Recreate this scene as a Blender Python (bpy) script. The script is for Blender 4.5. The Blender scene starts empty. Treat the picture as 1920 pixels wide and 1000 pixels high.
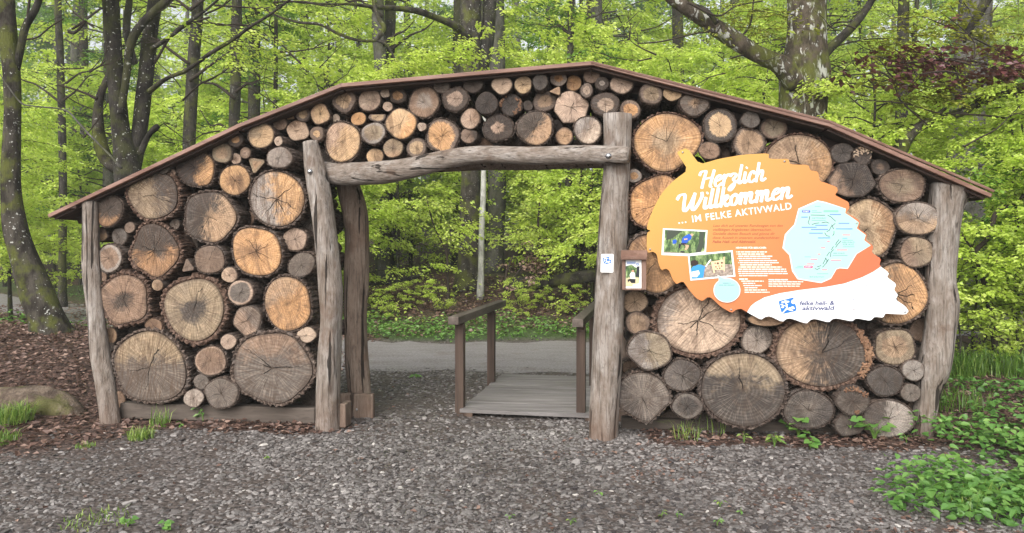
import bpy, math, random
import numpy as np
from mathutils import Matrix, Vector
from mathutils.geometry import tessellate_polygon

# ------------------------------------------------------------------ camera, sky, sun, exposure
SC = bpy.context.scene
COL = SC.collection
F = 1400.0          # focal length in photo pixels (1920 wide)
HZ = 465.0          # horizon row in the photo
EYE = 1.6
cam = bpy.data.cameras.new("camera"); cam_o = bpy.data.objects.new("camera", cam); COL.objects.link(cam_o)
cam.sensor_width = 36.0; cam.lens = F / 1920 * 36
cam.shift_y = -(500 - HZ) / 1920
cam.clip_start = 0.05; cam.clip_end = 600
cam_o.location = (0, 0, EYE); cam_o.rotation_euler = (math.pi / 2, 0, 0)
SC.camera = cam_o

SUN_EL, SUN_ROT = math.radians(40), math.radians(202)
W = bpy.data.worlds.new("World"); SC.world = W; W.use_nodes = True
_nt = W.node_tree
_bg = _nt.nodes["Background"]
_sky = _nt.nodes.new("ShaderNodeTexSky"); _sky.sky_type = 'NISHITA'; _sky.sun_disc = False
_sky.sun_elevation = SUN_EL; _sky.sun_rotation = SUN_ROT; _sky.dust_density = 4.0; _sky.air_density = 1.2
_hs = _nt.nodes.new("ShaderNodeHueSaturation"); _hs.inputs["Saturation"].default_value = 0.22
_nt.links.new(_sky.outputs[0], _hs.inputs["Color"]); _nt.links.new(_hs.outputs[0], _bg.inputs["Color"])
_bg.inputs["Strength"].default_value = 0.15
sun = bpy.data.lights.new("sun", 'SUN'); sun_o = bpy.data.objects.new("sun", sun); COL.objects.link(sun_o)
sun.energy = 1.5; sun.angle = math.radians(60); sun.color = (1.0, 0.97, 0.93)
sun_o.rotation_euler = (math.pi / 2 - SUN_EL, 0, math.pi - SUN_ROT)
SC.view_settings.view_transform = 'Standard'; SC.view_settings.look = 'None'
SC.view_settings.gamma = 1.0
SC.view_settings.exposure = 0.82
SC.render.engine = 'CYCLES'
SC.cycles.max_bounces = 6; SC.cycles.diffuse_bounces = 3; SC.cycles.glossy_bounces = 2
SC.cycles.transmission_bounces = 4; SC.cycles.transparent_max_bounces = 4

# ------------------------------------------------------------------ helpers: geometry
RNG = np.random.default_rng(7)
random.seed(7)
def sm(a, b, t):
    t = np.clip((np.asarray(t, float) - a) / (b - a), 0, 1)
    return t * t * (3 - 2 * t)

TA = 0.12
CA, SA = 1 / math.hypot(1, TA), TA / math.hypot(1, TA)
RV = np.array([CA, -SA, 0.0]); NV = np.array([SA, CA, 0.0]); UV_ = np.array([0, 0, 1.0])
C0 = 6.44 * CA
def P(px, py, d=0.0):
    "photo pixel -> point on the upright plane of the log wall, pushed back by d metres"
    u = (px - 960) / F
    y = (C0 + d) / (u * SA + CA)
    return np.array([u * y, y, EYE + (HZ - py) / F * y])
def S(px, d=0.0):
    "metres per photo pixel there"
    return (C0 + d) / ((px - 960) / F * SA + CA) / F
def Q(px, py, y):
    return np.array([(px - 960) / F * y, y, EYE + (HZ - py) / F * y])

class MB:
    "collects verts and faces, builds ONE mesh object"
    def __init__(s): s.V = []; s.n = 0; s.L = []; s.K = []; s.M = []; s.T = []; s.UV = []
    def add(s, V, Fa, mi=0, tint=0.5):
        V = np.asarray(V, float).reshape(-1, 3)
        if isinstance(Fa, np.ndarray) or (len(Fa) and all(len(f) == len(Fa[0]) for f in Fa)):
            groups = [np.asarray(Fa, int)]
        else:
            d = {}
            for f in Fa: d.setdefault(len(f), []).append(f)
            groups = [np.array(v, int) for v in d.values()]
        first = True
        for g in groups:
            if g.size == 0: continue
            s.L.append((g + s.n).ravel()); s.K.append(np.full(len(g), g.shape[1]))
            s.M.append(np.full(len(g), mi))
            t = np.asarray(tint, float)
            s.T.append(np.full(len(g), float(t)) if t.ndim == 0 else t[:len(g)])
        s.V.append(V); s.n += len(V)
        return s
    def box(s, c, h, R=None, mi=0, tint=0.5, bev=0.0):
        c = np.asarray(c, float); h = np.asarray(h, float)
        V = np.array([[x, y, z] for x in (-1, 1) for y in (-1, 1) for z in (-1, 1)], float) * h
        if R is not None: V = V @ np.asarray(R).T
        s.add(V + c, [(0, 1, 3, 2), (4, 6, 7, 5), (0, 4, 5, 1), (2, 3, 7, 6), (0, 2, 6, 4), (1, 5, 7, 3)], mi, tint)
        return s
    def build(s, name, mats, parent=None, origin=None, smooth=False, data_only=False):
        me = bpy.data.meshes.new(name)
        if s.n:
            V = np.concatenate(s.V); L = np.concatenate(s.L); K = np.concatenate(s.K)
            if origin is None: origin = ORG.get(parent.name, (0, 0, 0)) if parent else (0, 0, 0)
            V = V - np.asarray(origin)
            me.vertices.add(len(V)); me.vertices.foreach_set("co", V.ravel())
            me.loops.add(len(L)); me.loops.foreach_set("vertex_index", L.astype(np.int32))
            me.polygons.add(len(K))
            st = np.concatenate([[0], np.cumsum(K)[:-1]])
            me.polygons.foreach_set("loop_start", st.astype(np.int32))
            me.polygons.foreach_set("material_index", np.concatenate(s.M).astype(np.int32))
            me.update(calc_edges=True)
            a = me.attributes.new("tint", 'FLOAT', 'FACE'); a.data.foreach_set("value", np.concatenate(s.T).astype(np.float32))
            me.polygons.foreach_set("use_smooth", np.full(len(K), smooth))
            me.validate()
        if not isinstance(mats, (list, tuple)): mats = [mats]
        for m in mats: me.materials.append(m)
        if data_only: return me
        o = bpy.data.objects.new(name, me); COL.objects.link(o)
        if parent is not None: o.parent = parent
        ORG[o.name] = tuple(origin) if s.n else (0, 0, 0)
        return o
ORG = {}
def thing(name, label, cat, loc=(0, 0, 0), group=None):
    o = bpy.data.objects.new(name, None); COL.objects.link(o)
    o.empty_display_size = 0.1
    o.location = loc; ORG[o.name] = tuple(loc)
    return tag(o, label, cat, group)
def tag(o, label=None, cat=None, group=None, kind=None):
    if label: o["label"] = label
    if cat: o["category"] = cat
    if group: o["group"] = group
    if kind: o["kind"] = kind
    return o
def copy_tree(o, loc, rz, sc, label=None, group=None):
    r = o.copy(); COL.objects.link(r); r.location = loc; r.rotation_euler = (0, 0, rz); r.scale = (sc, sc, sc)
    if label: r["label"] = label
    if group: r["group"] = group
    for ch in list(o.children):
        c = ch.copy(); COL.objects.link(c); c.parent = r
        for g in list(ch.children):
            d = g.copy(); COL.objects.link(d); d.parent = c
    return r

def catmull(pts, res):
    p = np.asarray(pts, float)
    if len(p) < 3 or res <= 1:
        if res <= 1: return p
        t = np.linspace(0, 1, res * (len(p) - 1) + 1)[:, None]
        return p[0] * (1 - t) + p[-1] * t
    q = np.vstack([2 * p[0] - p[1], p, 2 * p[-1] - p[-2]])
    out = []
    for i in range(len(p) - 1):
        a, b, c, d = q[i:i + 4]
        for k in range(res):
            t = k / res
            out.append(0.5 * ((2 * b) + (c - a) * t + (2 * a - 5 * b + 4 * c - d) * t * t + (3 * b - a - 3 * c + d) * t ** 3))
    out.append(p[-1])
    return np.array(out)
def tube(pts, rad, seg=10, res=5, rough=0.0, seed=0, cap=True, squash=None):
    pts = np.asarray(pts, float); rad = np.broadcast_to(np.asarray(rad, float), (len(pts),))
    c = catmull(np.column_stack([pts, rad]), res)
    p, r = c[:, :3], np.maximum(c[:, 3], 1e-4)
    n = len(p)
    T = np.gradient(p, axis=0); T /= np.linalg.norm(T, axis=1)[:, None] + 1e-9
    ref = np.array([1, 0, 0]) if abs(T[0][0]) < 0.8 else np.array([0, 1, 0])
    N = np.cross(T[0], ref); N /= np.linalg.norm(N)
    th = np.linspace(0, 2 * np.pi, seg, endpoint=False)
    rg = np.random.default_rng(seed)
    ph = rg.uniform(0, 6.28, (6, 3))
    length = np.concatenate([[0], np.cumsum(np.linalg.norm(np.diff(p, axis=0), axis=1))])
    V = np.zeros((n, seg, 3))
    for i in range(n):
        N = N - T[i] * N.dot(T[i]); N /= np.linalg.norm(N) + 1e-9
        B = np.cross(T[i], N)
        rr = np.full(seg, r[i])
        if rough:
            f = np.zeros(seg)
            for k in range(6):
                f += np.sin((k + 1) * th + ph[k, 0] + np.sin(length[i] * (1.5 + k) + ph[k, 1]) * 1.2) / (1 + 0.5 * k)
            f += 0.8 * np.sin(length[i] * 7 + ph[0, 2]) * np.sin(th * 2 + ph[1, 2])
            rr = rr * (1 + rough * 0.5 * f)
        V[i] = p[i] + np.outer(np.cos(th) * rr, N) + np.outer(np.sin(th) * rr, B)
    i, j = np.meshgrid(np.arange(n - 1), np.arange(seg), indexing='ij')
    Fq = np.stack([i * seg + j, i * seg + (j + 1) % seg, (i + 1) * seg + (j + 1) % seg, (i + 1) * seg + j], -1).reshape(-1, 4)
    V = V.reshape(-1, 3)
    faces = [tuple(f) for f in Fq] if cap else Fq
    if cap:
        faces.append(tuple(range(seg - 1, -1, -1))); faces.append(tuple((n - 1) * seg + k for k in range(seg)))
    return V, faces

# ------------------------------------------------------------------ helpers: shader nodes
class X:
    nt = None
    def __init__(s, o): s.o = o
    @staticmethod
    def m(op, *a, clamp=False):
        n = X.nt.nodes.new('ShaderNodeMath'); n.operation = op; n.use_clamp = clamp
        for i, v in enumerate(a):
            if isinstance(v, X): X.nt.links.new(v.o, n.inputs[i])
            else: n.inputs[i].default_value = float(v)
        return X(n.outputs[0])
    def __add__(s, b): return X.m('ADD', s, b)
    def __radd__(s, b): return X.m('ADD', b, s)
    def __sub__(s, b): return X.m('SUBTRACT', s, b)
    def __rsub__(s, b): return X.m('SUBTRACT', b, s)
    def __mul__(s, b): return X.m('MULTIPLY', s, b)
    def __rmul__(s, b): return X.m('MULTIPLY', b, s)
    def __truediv__(s, b): return X.m('DIVIDE', s, b)
def clamp(x): return X.m('ADD', x, 0.0, clamp=True)
def step(a, b, x):
    "smooth step from a to b"
    n = X.nt.nodes.new('ShaderNodeMapRange'); n.interpolation_type = 'SMOOTHSTEP'
    X.nt.links.new(x.o, n.inputs[0]); n.inputs[1].default_value = a; n.inputs[2].default_value = b
    return X(n.outputs[0])
def link(v, inp):
    if isinstance(v, X): X.nt.links.new(v.o, inp)
    elif isinstance(v, (tuple, list)) and inp.type == 'RGBA': inp.default_value = (*v[:3], 1)
    else: inp.default_value = v
def coord(kind='Object'):
    n = X.nt.nodes.new('ShaderNodeTexCoord'); return X(n.outputs[kind])
def vmul(v, k):
    n = X.nt.nodes.new('ShaderNodeVectorMath'); n.operation = 'MULTIPLY'; link(v, n.inputs[0]); n.inputs[1].default_value = k
    return X(n.outputs[0])
def vadd(v, w):
    n = X.nt.nodes.new('ShaderNodeVectorMath'); n.operation = 'ADD'; link(v, n.inputs[0])
    if isinstance(w, X): link(w, n.inputs[1])
    else: n.inputs[1].default_value = w
    return X(n.outputs[0])
def comb(x, y, z):
    n = X.nt.nodes.new('ShaderNodeCombineXYZ')
    for i, v in enumerate((x, y, z)): link(v, n.inputs[i])
    return X(n.outputs[0])
def sep(v):
    n = X.nt.nodes.new('ShaderNodeSeparateXYZ'); link(v, n.inputs[0]); return [X(o) for o in n.outputs]
def noise(v, scale=5, detail=3, rough=0.55, dist=0.0):
    n = X.nt.nodes.new('ShaderNodeTexNoise'); link(v, n.inputs['Vector'])
    n.inputs['Scale'].default_value = scale; n.inputs['Detail'].default_value = detail
    n.inputs['Roughness'].default_value = rough; n.inputs['Distortion'].default_value = dist
    return X(n.outputs[0])
def voro(v, scale=5, feature='F1', out='Distance'):
    n = X.nt.nodes.new('ShaderNodeTexVoronoi'); n.feature = feature; link(v, n.inputs['Vector']); n.inputs['Scale'].default_value = scale
    return X(n.outputs[out])
def white(v):
    n = X.nt.nodes.new('ShaderNodeTexWhiteNoise'); n.noise_dimensions = '1D'; link(v, n.inputs['W']); return X(n.outputs['Value'])
def attr(name, typ='GEOMETRY', out='Fac'):
    n = X.nt.nodes.new('ShaderNodeAttribute'); n.attribute_type = typ; n.attribute_name = name; return X(n.outputs[out])
def objinfo(out): return X(X.nt.nodes.new('ShaderNodeObjectInfo').outputs[out])
def mix(f, a, b, mode='MIX'):
    n = X.nt.nodes.new('ShaderNodeMix'); n.data_type = 'RGBA'; n.blend_type = mode; n.clamp_factor = True
    link(f, n.inputs[0]); link(a, n.inputs[6]); link(b, n.inputs[7]); return X(n.outputs[2])
def ramp(f, stops):
    n = X.nt.nodes.new('ShaderNodeValToRGB'); link(f, n.inputs[0]); cr = n.color_ramp
    cr.elements[0].position, cr.elements[0].color = stops[0][0], (*stops[0][1], 1)
    cr.elements[1].position, cr.elements[1].color = stops[-1][0], (*stops[-1][1], 1)
    for p, c in stops[1:-1]:
        e = cr.elements.new(p); e.color = (*c, 1)
    return X(n.outputs[0])
def bump(h, strength=0.5, dist=0.01):
    n = X.nt.nodes.new('ShaderNodeBump'); n.inputs['Strength'].default_value = strength; n.inputs['Distance'].default_value = dist
    link(h, n.inputs['Height']); return X(n.outputs[0])
def new_mat(name):
    m = bpy.data.materials.new(name); m.use_nodes = True; X.nt = m.node_tree
    return m, m.node_tree.nodes['Principled BSDF']
def finish(b, col, rough=0.8, nrm=None, spec=0.3):
    link(col, b.inputs['Base Color']); link(rough, b.inputs['Roughness']); b.inputs['Specular IOR Level'].default_value = spec
    if nrm is not None: X.nt.links.new(nrm.o, b.inputs['Normal'])
def plain(name, col, rough=0.6, spec=0.3, metal=0.0):
    m, b = new_mat(name); n = noise(coord(), 30, 3)
    finish(b, mix(n * 0.35, col, tuple(c * 0.75 for c in col)), rough, None, spec); b.inputs['Metallic'].default_value = metal
    return m

# ------------------------------------------------------------------ materials
def m_face():
    m, b = new_mat("cut_wood")
    uv = attr("disc", 'GEOMETRY', 'Vector'); u, v, _ = sep(uv)
    rnd = objinfo('Random') * 50.0
    obj = coord()
    r = X.m('SQRT', u * u + v * v)
    pos = vadd(obj, comb(rnd, rnd * 1.7, rnd * 0.6))
    n1 = noise(pos, 7, 4, 0.6); n2 = noise(pos, 38, 4, 0.65); n3 = noise(pos, 3.2, 2)
    ang = X.m('ARCTAN2', v, u) / 6.2832
    rays = noise(comb(X.m('COSINE', ang * 6.2832) * 9.0, X.m('SINE', ang * 6.2832) * 9.0, rnd + r * 0.9), 3.0, 3, 0.6)
    # stain between the two colours of the cut
    A = attr('sA', 'OBJECT'); B = attr('sB', 'OBJECT'); Cc = attr('sC', 'OBJECT'); sh = attr('sS', 'OBJECT'); a0 = attr('sG', 'OBJECT'); nz = attr('sN', 'OBJECT')
    d = u * X.m('COSINE', a0) + v * X.m('SINE', a0)
    st = clamp((A * d + B * r + nz * (n1 - 0.5) * 2.6 + nz * (noise(pos, 16, 3, 0.65, 1.0) - 0.5) * 1.3 + nz * (rays - 0.5) * 1.2 + nz * (n2 - 0.5) * 0.5 - Cc) * sh + 0.5)
    col = mix(st, objinfo('Color'), attr('c2', 'OBJECT', 'Color'))
    # growth rings and rays
    rings = X.m('SINE', (r + (n1 - 0.5) * 0.10) * 68.0) * 0.5 + 0.5
    col = mix(rings * 0.16, col, (0.05, 0.03, 0.02)); col = mix((1.0 - rings) * step(0.4, 0.6, n1) * 0.10, col, (0.45, 0.38, 0.31)); col = mix(step(0.5, 0.36, rays) * 0.13, col, (0.50, 0.42, 0.35))
    col = mix(step(0.48, 0.7, rays) * 0.55, col, (0.06, 0.04, 0.03))
    col = mix(step(0.52, 0.3, rays) * 0.6, col, mix(1.0, col, (1.45, 1.4, 1.35), 'MULTIPLY'))
    col = mix(step(0.56, 0.8, n2) * 0.35, col, (0.09, 0.06, 0.045))
    col = mix(step(0.45, 0.75, n3) * 0.35, col, (0.10, 0.085, 0.08))
    col = mix(step(0.58, 0.72, noise(pos, 15, 2)) * 0.5, col, mix(1.0, col, (1.5, 1.45, 1.4), 'MULTIPLY'))
    # saw marks
    sa = objinfo('Random') * 6.28
    saw_d = u * X.m('COSINE', sa) + v * X.m('SINE', sa)
    sawn = noise(comb(saw_d * 26.0 + (n1 - 0.5) * 4.0, rnd, (u * X.m('SINE', sa) - v * X.m('COSINE', sa)) * 1.2), 1.0, 3, 0.6)
    col = mix(step(0.47, 0.62, sawn) * attr('saw', 'OBJECT') * 0.7, col, (0.09, 0.05, 0.03))
    # drying cracks from the heart outwards
    K = 11.0
    a = (ang + 0.5) * K + (n1 - 0.5) * 1.3 + (n3 - 0.5) * 0.9 + X.m('SINE', r * 14.0 + rnd) * 0.06
    cell = X.m('FLOOR', a)
    w1 = white(cell + X.m('FLOOR', rnd * 3.0) * 13.0); w2 = white(cell * 1.37 + rnd)
    line = X.m('ABSOLUTE', X.m('FRACT', a) - (0.3 + 0.4 * w2)) * r * (6.2832 / K)
    thick = 0.0125 * attr('crack', 'OBJECT') * (1.3 - r)
    crk = (1.0 - step(0.6, 1.0, line / (thick + 0.001))) * X.m('LESS_THAN', w1, attr('ncrack', 'OBJECT')) * X.m('LESS_THAN', r, 0.25 + 0.75 * w2)
    heart = (1.0 - step(0.02, 0.13, r + (n2 - 0.5) * 0.12)) * 0.4
    blot = noise(vmul(pos, (1, 1, 0.6)), 5.5, 4, 0.7, 1.2)
    col = mix(step(0.46, 0.66, blot) * 0.7, col, mix(0.5, (0.10, 0.075, 0.06), mix(1.0, col, (0.5, 0.42, 0.38), 'MULTIPLY')))
    col = mix(step(0.60, 0.75, noise(pos, 70, 3, 0.7)) * 0.5, col, (0.07, 0.045, 0.03))
    col = mix(crk * 0.93, col, (0.012, 0.009, 0.007)); col = mix(heart, col, (0.05, 0.03, 0.02))
    edge = step(0.9, 1.0, r + (n1 - 0.5) * 0.12)
    col = mix(edge * 0.6, col, (0.07, 0.05, 0.04))
    h = n2 * 0.5 + sawn * attr('saw', 'OBJECT') * 0.8 - crk * 1.5 + rings * 0.15 - step(0.5, 0.72, rays) * 0.3
    finish(b, col, 0.85, bump(h, 0.7, 0.006), 0.2)
    return m
def m_bark():
    m, b = new_mat("bark")
    rnd = objinfo('Random') * 40.0
    p = vadd(coord(), comb(rnd, rnd, rnd))
    n = noise(vmul(p, (1, 0.28, 1)), 46, 4, 0.65); n2 = noise(p, 9, 3); n3 = noise(p, 120, 2)
    col = ramp(n, [(0.3, (0.018, 0.013, 0.011)), (0.5, (0.085, 0.060, 0.048)), (0.72, (0.24, 0.185, 0.15))])
    col = mix(step(0.5, 0.7, n2) * 0.5, col, (0.17, 0.145, 0.13)); col = mix(step(0.55, 0.75, n3) * 0.3, col, (0.30, 0.24, 0.19))
    col = mix(0.55, col, mix(1.0, col, objinfo('Color'), 'MULTIPLY'))
    finish(b, col, 0.92, bump(n + n3 * 0.3, 1.0, 0.012), 0.15)
    return m
def m_post(name, c1, c2, c3):
    m, b = new_mat(name)
    rnd = objinfo('Random') * 30.0
    g = coord(); p = vadd(g, comb(rnd, rnd, rnd)); _, _, z = sep(X(X.nt.nodes.new('ShaderNodeNewGeometry').outputs['Position']))
    ax = (1, 1, .07) if name != "lintel_wood" else (.07, 1, 1)
    q = lambda k: tuple(1 if c_ == 1 else k for c_ in ax)
    fib = noise(vmul(p, q(.06)), 75, 4, 0.6); big = noise(vmul(p, q(.45)), 7, 4, 0.65, 0.8); k = noise(vmul(p, q(.05)), 17, 3, 0.55, 0.3)
    rip = noise(vmul(p, q(.35)), 40, 3, 0.6, 1.5); mid = noise(vmul(p, q(.22)), 16, 4, 0.65, 1.0)
    col = ramp(big * 0.5 + mid * 0.5, [(0.34, c1), (0.5, c2), (0.64, c3)])
    col = mix(step(0.45, 0.7, fib) * 0.6, col, (0.05, 0.04, 0.032)); col = mix(step(0.55, 0.68, rip) * 0.4, col, (0.07, 0.05, 0.038))
    crk = step(0.60, 0.635, k); col = mix(crk * 0.9, col, (0.014, 0.010, 0.008))
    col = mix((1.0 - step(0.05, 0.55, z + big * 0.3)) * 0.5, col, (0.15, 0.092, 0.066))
    col = mix(step(0.58, 0.68, noise(p, 4.2, 3)) * 0.45, col, (0.12, 0.07, 0.045))
    kn = voro(vmul(p, q(.4)), 3.2); col = mix((1.0 - step(0.05, 0.13, kn)) * 0.75, col, (0.05, 0.03, 0.02))
    finish(b, col, 0.85, bump(fib * 0.5 + rip * 0.7 + mid * 0.8 - crk * 2.0, 1.0, 0.012), 0.2)
    return m
def m_board(name, c1, c2, axis=0, wet=0.6):
    m, b = new_mat(name)
    rnd = objinfo('Random') * 30.0
    p = vadd(coord(), comb(rnd, rnd, rnd)); s = [1.0, 1.0, 1.0]; s[axis] = 0.06
    fib = noise(vmul(p, tuple(s)), 55, 4, 0.6); big = noise(vmul(p, tuple(s)), 9, 3, 0.6)
    t = attr('tint')
    col = mix(step(0.35, 0.7, big), c1, c2); col = mix(step(0.5, 0.75, fib) * 0.55, col, tuple(c * 0.35 for c in c1))
    col = mix(t * 0.5, col, tuple(c * 0.5 for c in c2))
    finish(b, col, wet, bump(fib, 0.5, 0.004), 0.35)
    return m
def m_leaf(name, lo, mid, hi, trans=0.45):
    m = bpy.data.materials.new(name); m.use_nodes = True; X.nt = nt = m.node_tree
    nt.nodes.remove(nt.nodes['Principled BSDF'])
    t = attr('tint'); rnd = objinfo('Random')
    col = ramp(t, [(0.0, lo), (0.5, mid), (1.0, hi)])
    col = mix(rnd * 0.35, col, mid)
    d = nt.nodes.new('ShaderNodeBsdfDiffuse'); tr = nt.nodes.new('ShaderNodeBsdfTranslucent'); g = nt.nodes.new('ShaderNodeBsdfGlossy')
    g.inputs['Roughness'].default_value = 0.45; g.inputs['Color'].default_value = (1, 1, 1, 1)
    a = nt.nodes.new('ShaderNodeMixShader'); c = nt.nodes.new('ShaderNodeMixShader')
    link(col, d.inputs['Color']); link(mix(1.0, col, (1.0, 1.0, 0.75), 'MULTIPLY'), tr.inputs['Color'])
    a.inputs[0].default_value = trans; c.inputs[0].default_value = 0.035
    nt.links.new(d.outputs[0], a.inputs[1]); nt.links.new(tr.outputs[0], a.inputs[2])
    nt.links.new(a.outputs[0], c.inputs[1]); nt.links.new(g.outputs[0], c.inputs[2])
    nt.links.new(c.outputs[0], nt.nodes['Material Output'].inputs['Surface'])
    return m
def m_trunk(name, c1, c2, spots, moss, fl=0):
    m, b = new_mat(name)
    rnd = objinfo('Random') * 40.0
    p = vadd(coord(), comb(rnd, rnd, rnd))
    n = noise(vmul(p, (1, 1, 0.5)), 8, 4, 0.62); f = noise(vmul(p, (1, 1, 0.3)), 45, 4, 0.65)
    col = mix(step(0.32, 0.68, n), c1, c2); col = mix(step(0.5, 0.72, f) * 0.6, col, tuple(c * 0.3 for c in c1))
    s = noise(vmul(p, (1, 1, .45)), 14, 3, 0.6, 0.6) if fl else noise(p, 26, 2, 0.5, 0.2); big = noise(p, 2.4, 2)
    col = mix((step(0.545, 0.60, s * 0.7 + big * 0.3) if fl else step(0.655, 0.70, s * 0.8 + big * 0.25)) * spots, col, (0.5, 0.5, 0.46))
    mo = noise(p, 3.4, 4, 0.6)
    col = mix(step(0.47, 0.62, mo) * moss, col, mix(f, (0.035, 0.05, 0.008), (0.16, 0.17, 0.03)))
    finish(b, col, 0.9, bump(f + n * 0.6 + s * 0.3, 0.9, 0.02), 0.15)
    return m
MF = m_face(); MBARK = m_bark()
MPOST = m_post("weathered_post", (0.15, 0.112, 0.086), (0.26, 0.219, 0.188), (0.38, 0.346, 0.318))
MLINT = m_post("lintel_wood", (0.14, 0.104, 0.079), (0.25, 0.208, 0.176), (0.38, 0.343, 0.313))
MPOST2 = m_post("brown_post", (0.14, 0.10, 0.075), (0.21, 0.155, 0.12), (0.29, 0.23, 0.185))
MROOF = m_board("roof_board_wood", (0.17, 0.085, 0.06), (0.31, 0.185, 0.145), 0, 0.5)
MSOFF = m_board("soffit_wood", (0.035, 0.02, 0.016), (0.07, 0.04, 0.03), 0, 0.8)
MBEAM = m_board("beam_wood", (0.075, 0.058, 0.046), (0.14, 0.112, 0.094), 0, 0.85)
MDECK = m_board("deck_wood", (0.165, 0.148, 0.14), (0.275, 0.255, 0.248), 0, 0.8)
MRAIL = m_board("rail_wood", (0.085, 0.065, 0.052), (0.18, 0.145, 0.122), 1, 0.7)
MRAILP = m_board("rail_post_wood", (0.05, 0.032, 0.024), (0.135, 0.09, 0.066), 2, 0.8)
MSTEEL = plain("steel", (0.45, 0.45, 0.46), 0.3, 0.5, 1.0)
MDARKSTEEL = plain("dark_steel", (0.05, 0.05, 0.055), 0.4, 0.5, 0.6)
MLEAF = m_leaf("beech_leaf", (0.29, 0.41, 0.06), (0.58, 0.73, 0.115), (0.78, 0.87, 0.24), 0.55)
MLEAFD = m_leaf("dark_leaf", (0.07, 0.16, 0.025), (0.17, 0.33, 0.045), (0.30, 0.47, 0.07), 0.45)
MLEAFY = m_leaf("yellow_leaf", (0.16, 0.17, 0.025), (0.30, 0.33, 0.04), (0.44, 0.46, 0.07), 0.45)
MLEAFP = m_leaf("copper_leaf", (0.06, 0.018, 0.018), (0.14, 0.045, 0.045), (0.26, 0.14, 0.16), 0.35)
MHERB = m_leaf("herb_leaf", (0.045, 0.13, 0.025), (0.125, 0.28, 0.055), (0.26, 0.43, 0.10), 0.4)
MGRASS = m_leaf("grass_blade", (0.05, 0.11, 0.015), (0.13, 0.25, 0.03), (0.34, 0.42, 0.10), 0.35)
MLITTER = m_leaf("dead_leaf", (0.045, 0.022, 0.017), (0.155, 0.092, 0.071), (0.38, 0.26, 0.205), 0.15)
MTRUNK = m_trunk("beech_bark", (0.016, 0.014, 0.012), (0.05, 0.044, 0.038), 0.8, 0.25)
MTRUNKM = m_trunk("mossy_bark", (0.022, 0.018, 0.014), (0.075, 0.065, 0.053), 0.8, 0.7)
MTRUNKF = m_trunk("flaky_mossy_bark", (0.035, 0.028, 0.019), (0.115, 0.092, 0.068), 0.9, 0.75, 9.0)
MROTTEN = m_trunk("rotten_bark", (0.07, 0.05, 0.038), (0.19, 0.145, 0.11), 0.1, 0.5)
MTRUNKG = m_trunk("grey_bark", (0.06, 0.056, 0.05), (0.13, 0.122, 0.11), 0.35, 0.25)
MTRUNKD = m_trunk("dark_bark", (0.018, 0.016, 0.013), (0.055, 0.048, 0.04), 0.3, 0.45)
MBIRCH = m_trunk("birch_bark", (0.30, 0.29, 0.27), (0.55, 0.54, 0.51), 0.5, 0.1)
MTWIG = plain("twig", (0.045, 0.035, 0.028), 0.9, 0.1)
# ------------------------------------------------------------------ terrain
def wob(x, y, s=1.0, k=0.0):
    return np.sin(x * 1.7 * s + 1.3 + k) * np.sin(y * 2.1 * s + .4 + k) + 0.5 * np.sin(x * 4.3 * s + y * 3.1 * s + k) + 0.35 * np.sin(x * 9.1 * s - y * 7.7 * s + 2 * k)
def road_c(x): return 11.1 + 0.85 * np.clip(-2 - x, 0, None) + 0.5 * np.clip(x - 3, 0, None)
def road_h(x): return 1.5 + 0.25 * sm(-2, -5, x) + 0.1 * np.sin(x * 1.3)
def zt(x, y):
    x = np.asarray(x, float); y = np.asarray(y, float)
    b = np.clip(y - (road_c(x) + road_h(x)), 0, None)
    z = 0.125 * np.minimum(b, 7) + 0.055 * np.clip(b - 7, 0, None) + 0.05 * sm(0, 1, b) * wob(x, y, 0.5)
    z = z + 0.42 * sm(-3.2, -5.2, x) * sm(6.6, 9.2, y) * (1 - sm(10.8, 12.6, y + 0.4 * np.clip(x + 6, -20, 0)))
    z = z + 0.12 * sm(2.6, 4.2, x) * sm(5.0, 6.0, y) + 0.12 * sm(4.2, 6.5, x) * sm(6.0, 9.0, y)
    z = z + 0.012 * wob(x, y, 0.8) * (1 - sm(9, 10, y) * (1 - sm(13, 14, y)))
    return z
def wall_y(x): return 6.44 - TA * x
def litter(x, y):
    w = wob(x, y, 0.9, 1.0) * 0.28
    L = sm(-2.9, -3.9, x + w) * sm(5.35, 6.2, y + w)
    L = np.maximum(L, sm(2.7, 3.5, x + w - 0.25 * (y - 4.2)))
    near = np.abs(y - (wall_y(x) - 0.02))
    L = np.maximum(L, sm(0.32, 0.12, near + w * 0.25) * (sm(-0.9, -1.9, x) + sm(1.05, 1.2, x)))
    L = np.maximum(L, sm(0.2, 0.9, y - road_c(x) - road_h(x)))
    L = np.maximum(L, sm(-2.0, -2.6, x) * sm(7.0, 7.6, y)); L = np.maximum(L, sm(1.8, 2.4, x) * sm(7.0, 7.6, y))
    return np.clip(L, 0, 1)
def greenery(x, y):
    b = y - road_c(x) - road_h(x)
    g = sm(0.05, 0.4, b) * (1 - sm(1.2, 2.4, b + wob(x, y, .6) * .4))
    g = np.maximum(g, 0.35 * sm(2.5, 4, b) * (wob(x, y, 0.5, 3) > 0.1))
    return g

xs = np.concatenate([np.linspace(-60, -9, 52)[:-1], np.linspace(-9, 9, 181), np.linspace(9, 60, 52)[1:]])
ys = np.concatenate([np.linspace(-12, 3, 16)[:-1], np.linspace(3, 14, 136), np.linspace(14, 100, 88)[1:]])
gx, gy = np.meshgrid(xs, ys, indexing='ij')
gz = zt(gx, gy)
nx, ny = len(xs), len(ys)
i, j = np.meshgrid(np.arange(nx - 1), np.arange(ny - 1), indexing='ij')
GF = np.stack([i * ny + j, (i + 1) * ny + j, (i + 1) * ny + j + 1, i * ny + j + 1], -1).reshape(-1, 4)

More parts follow.
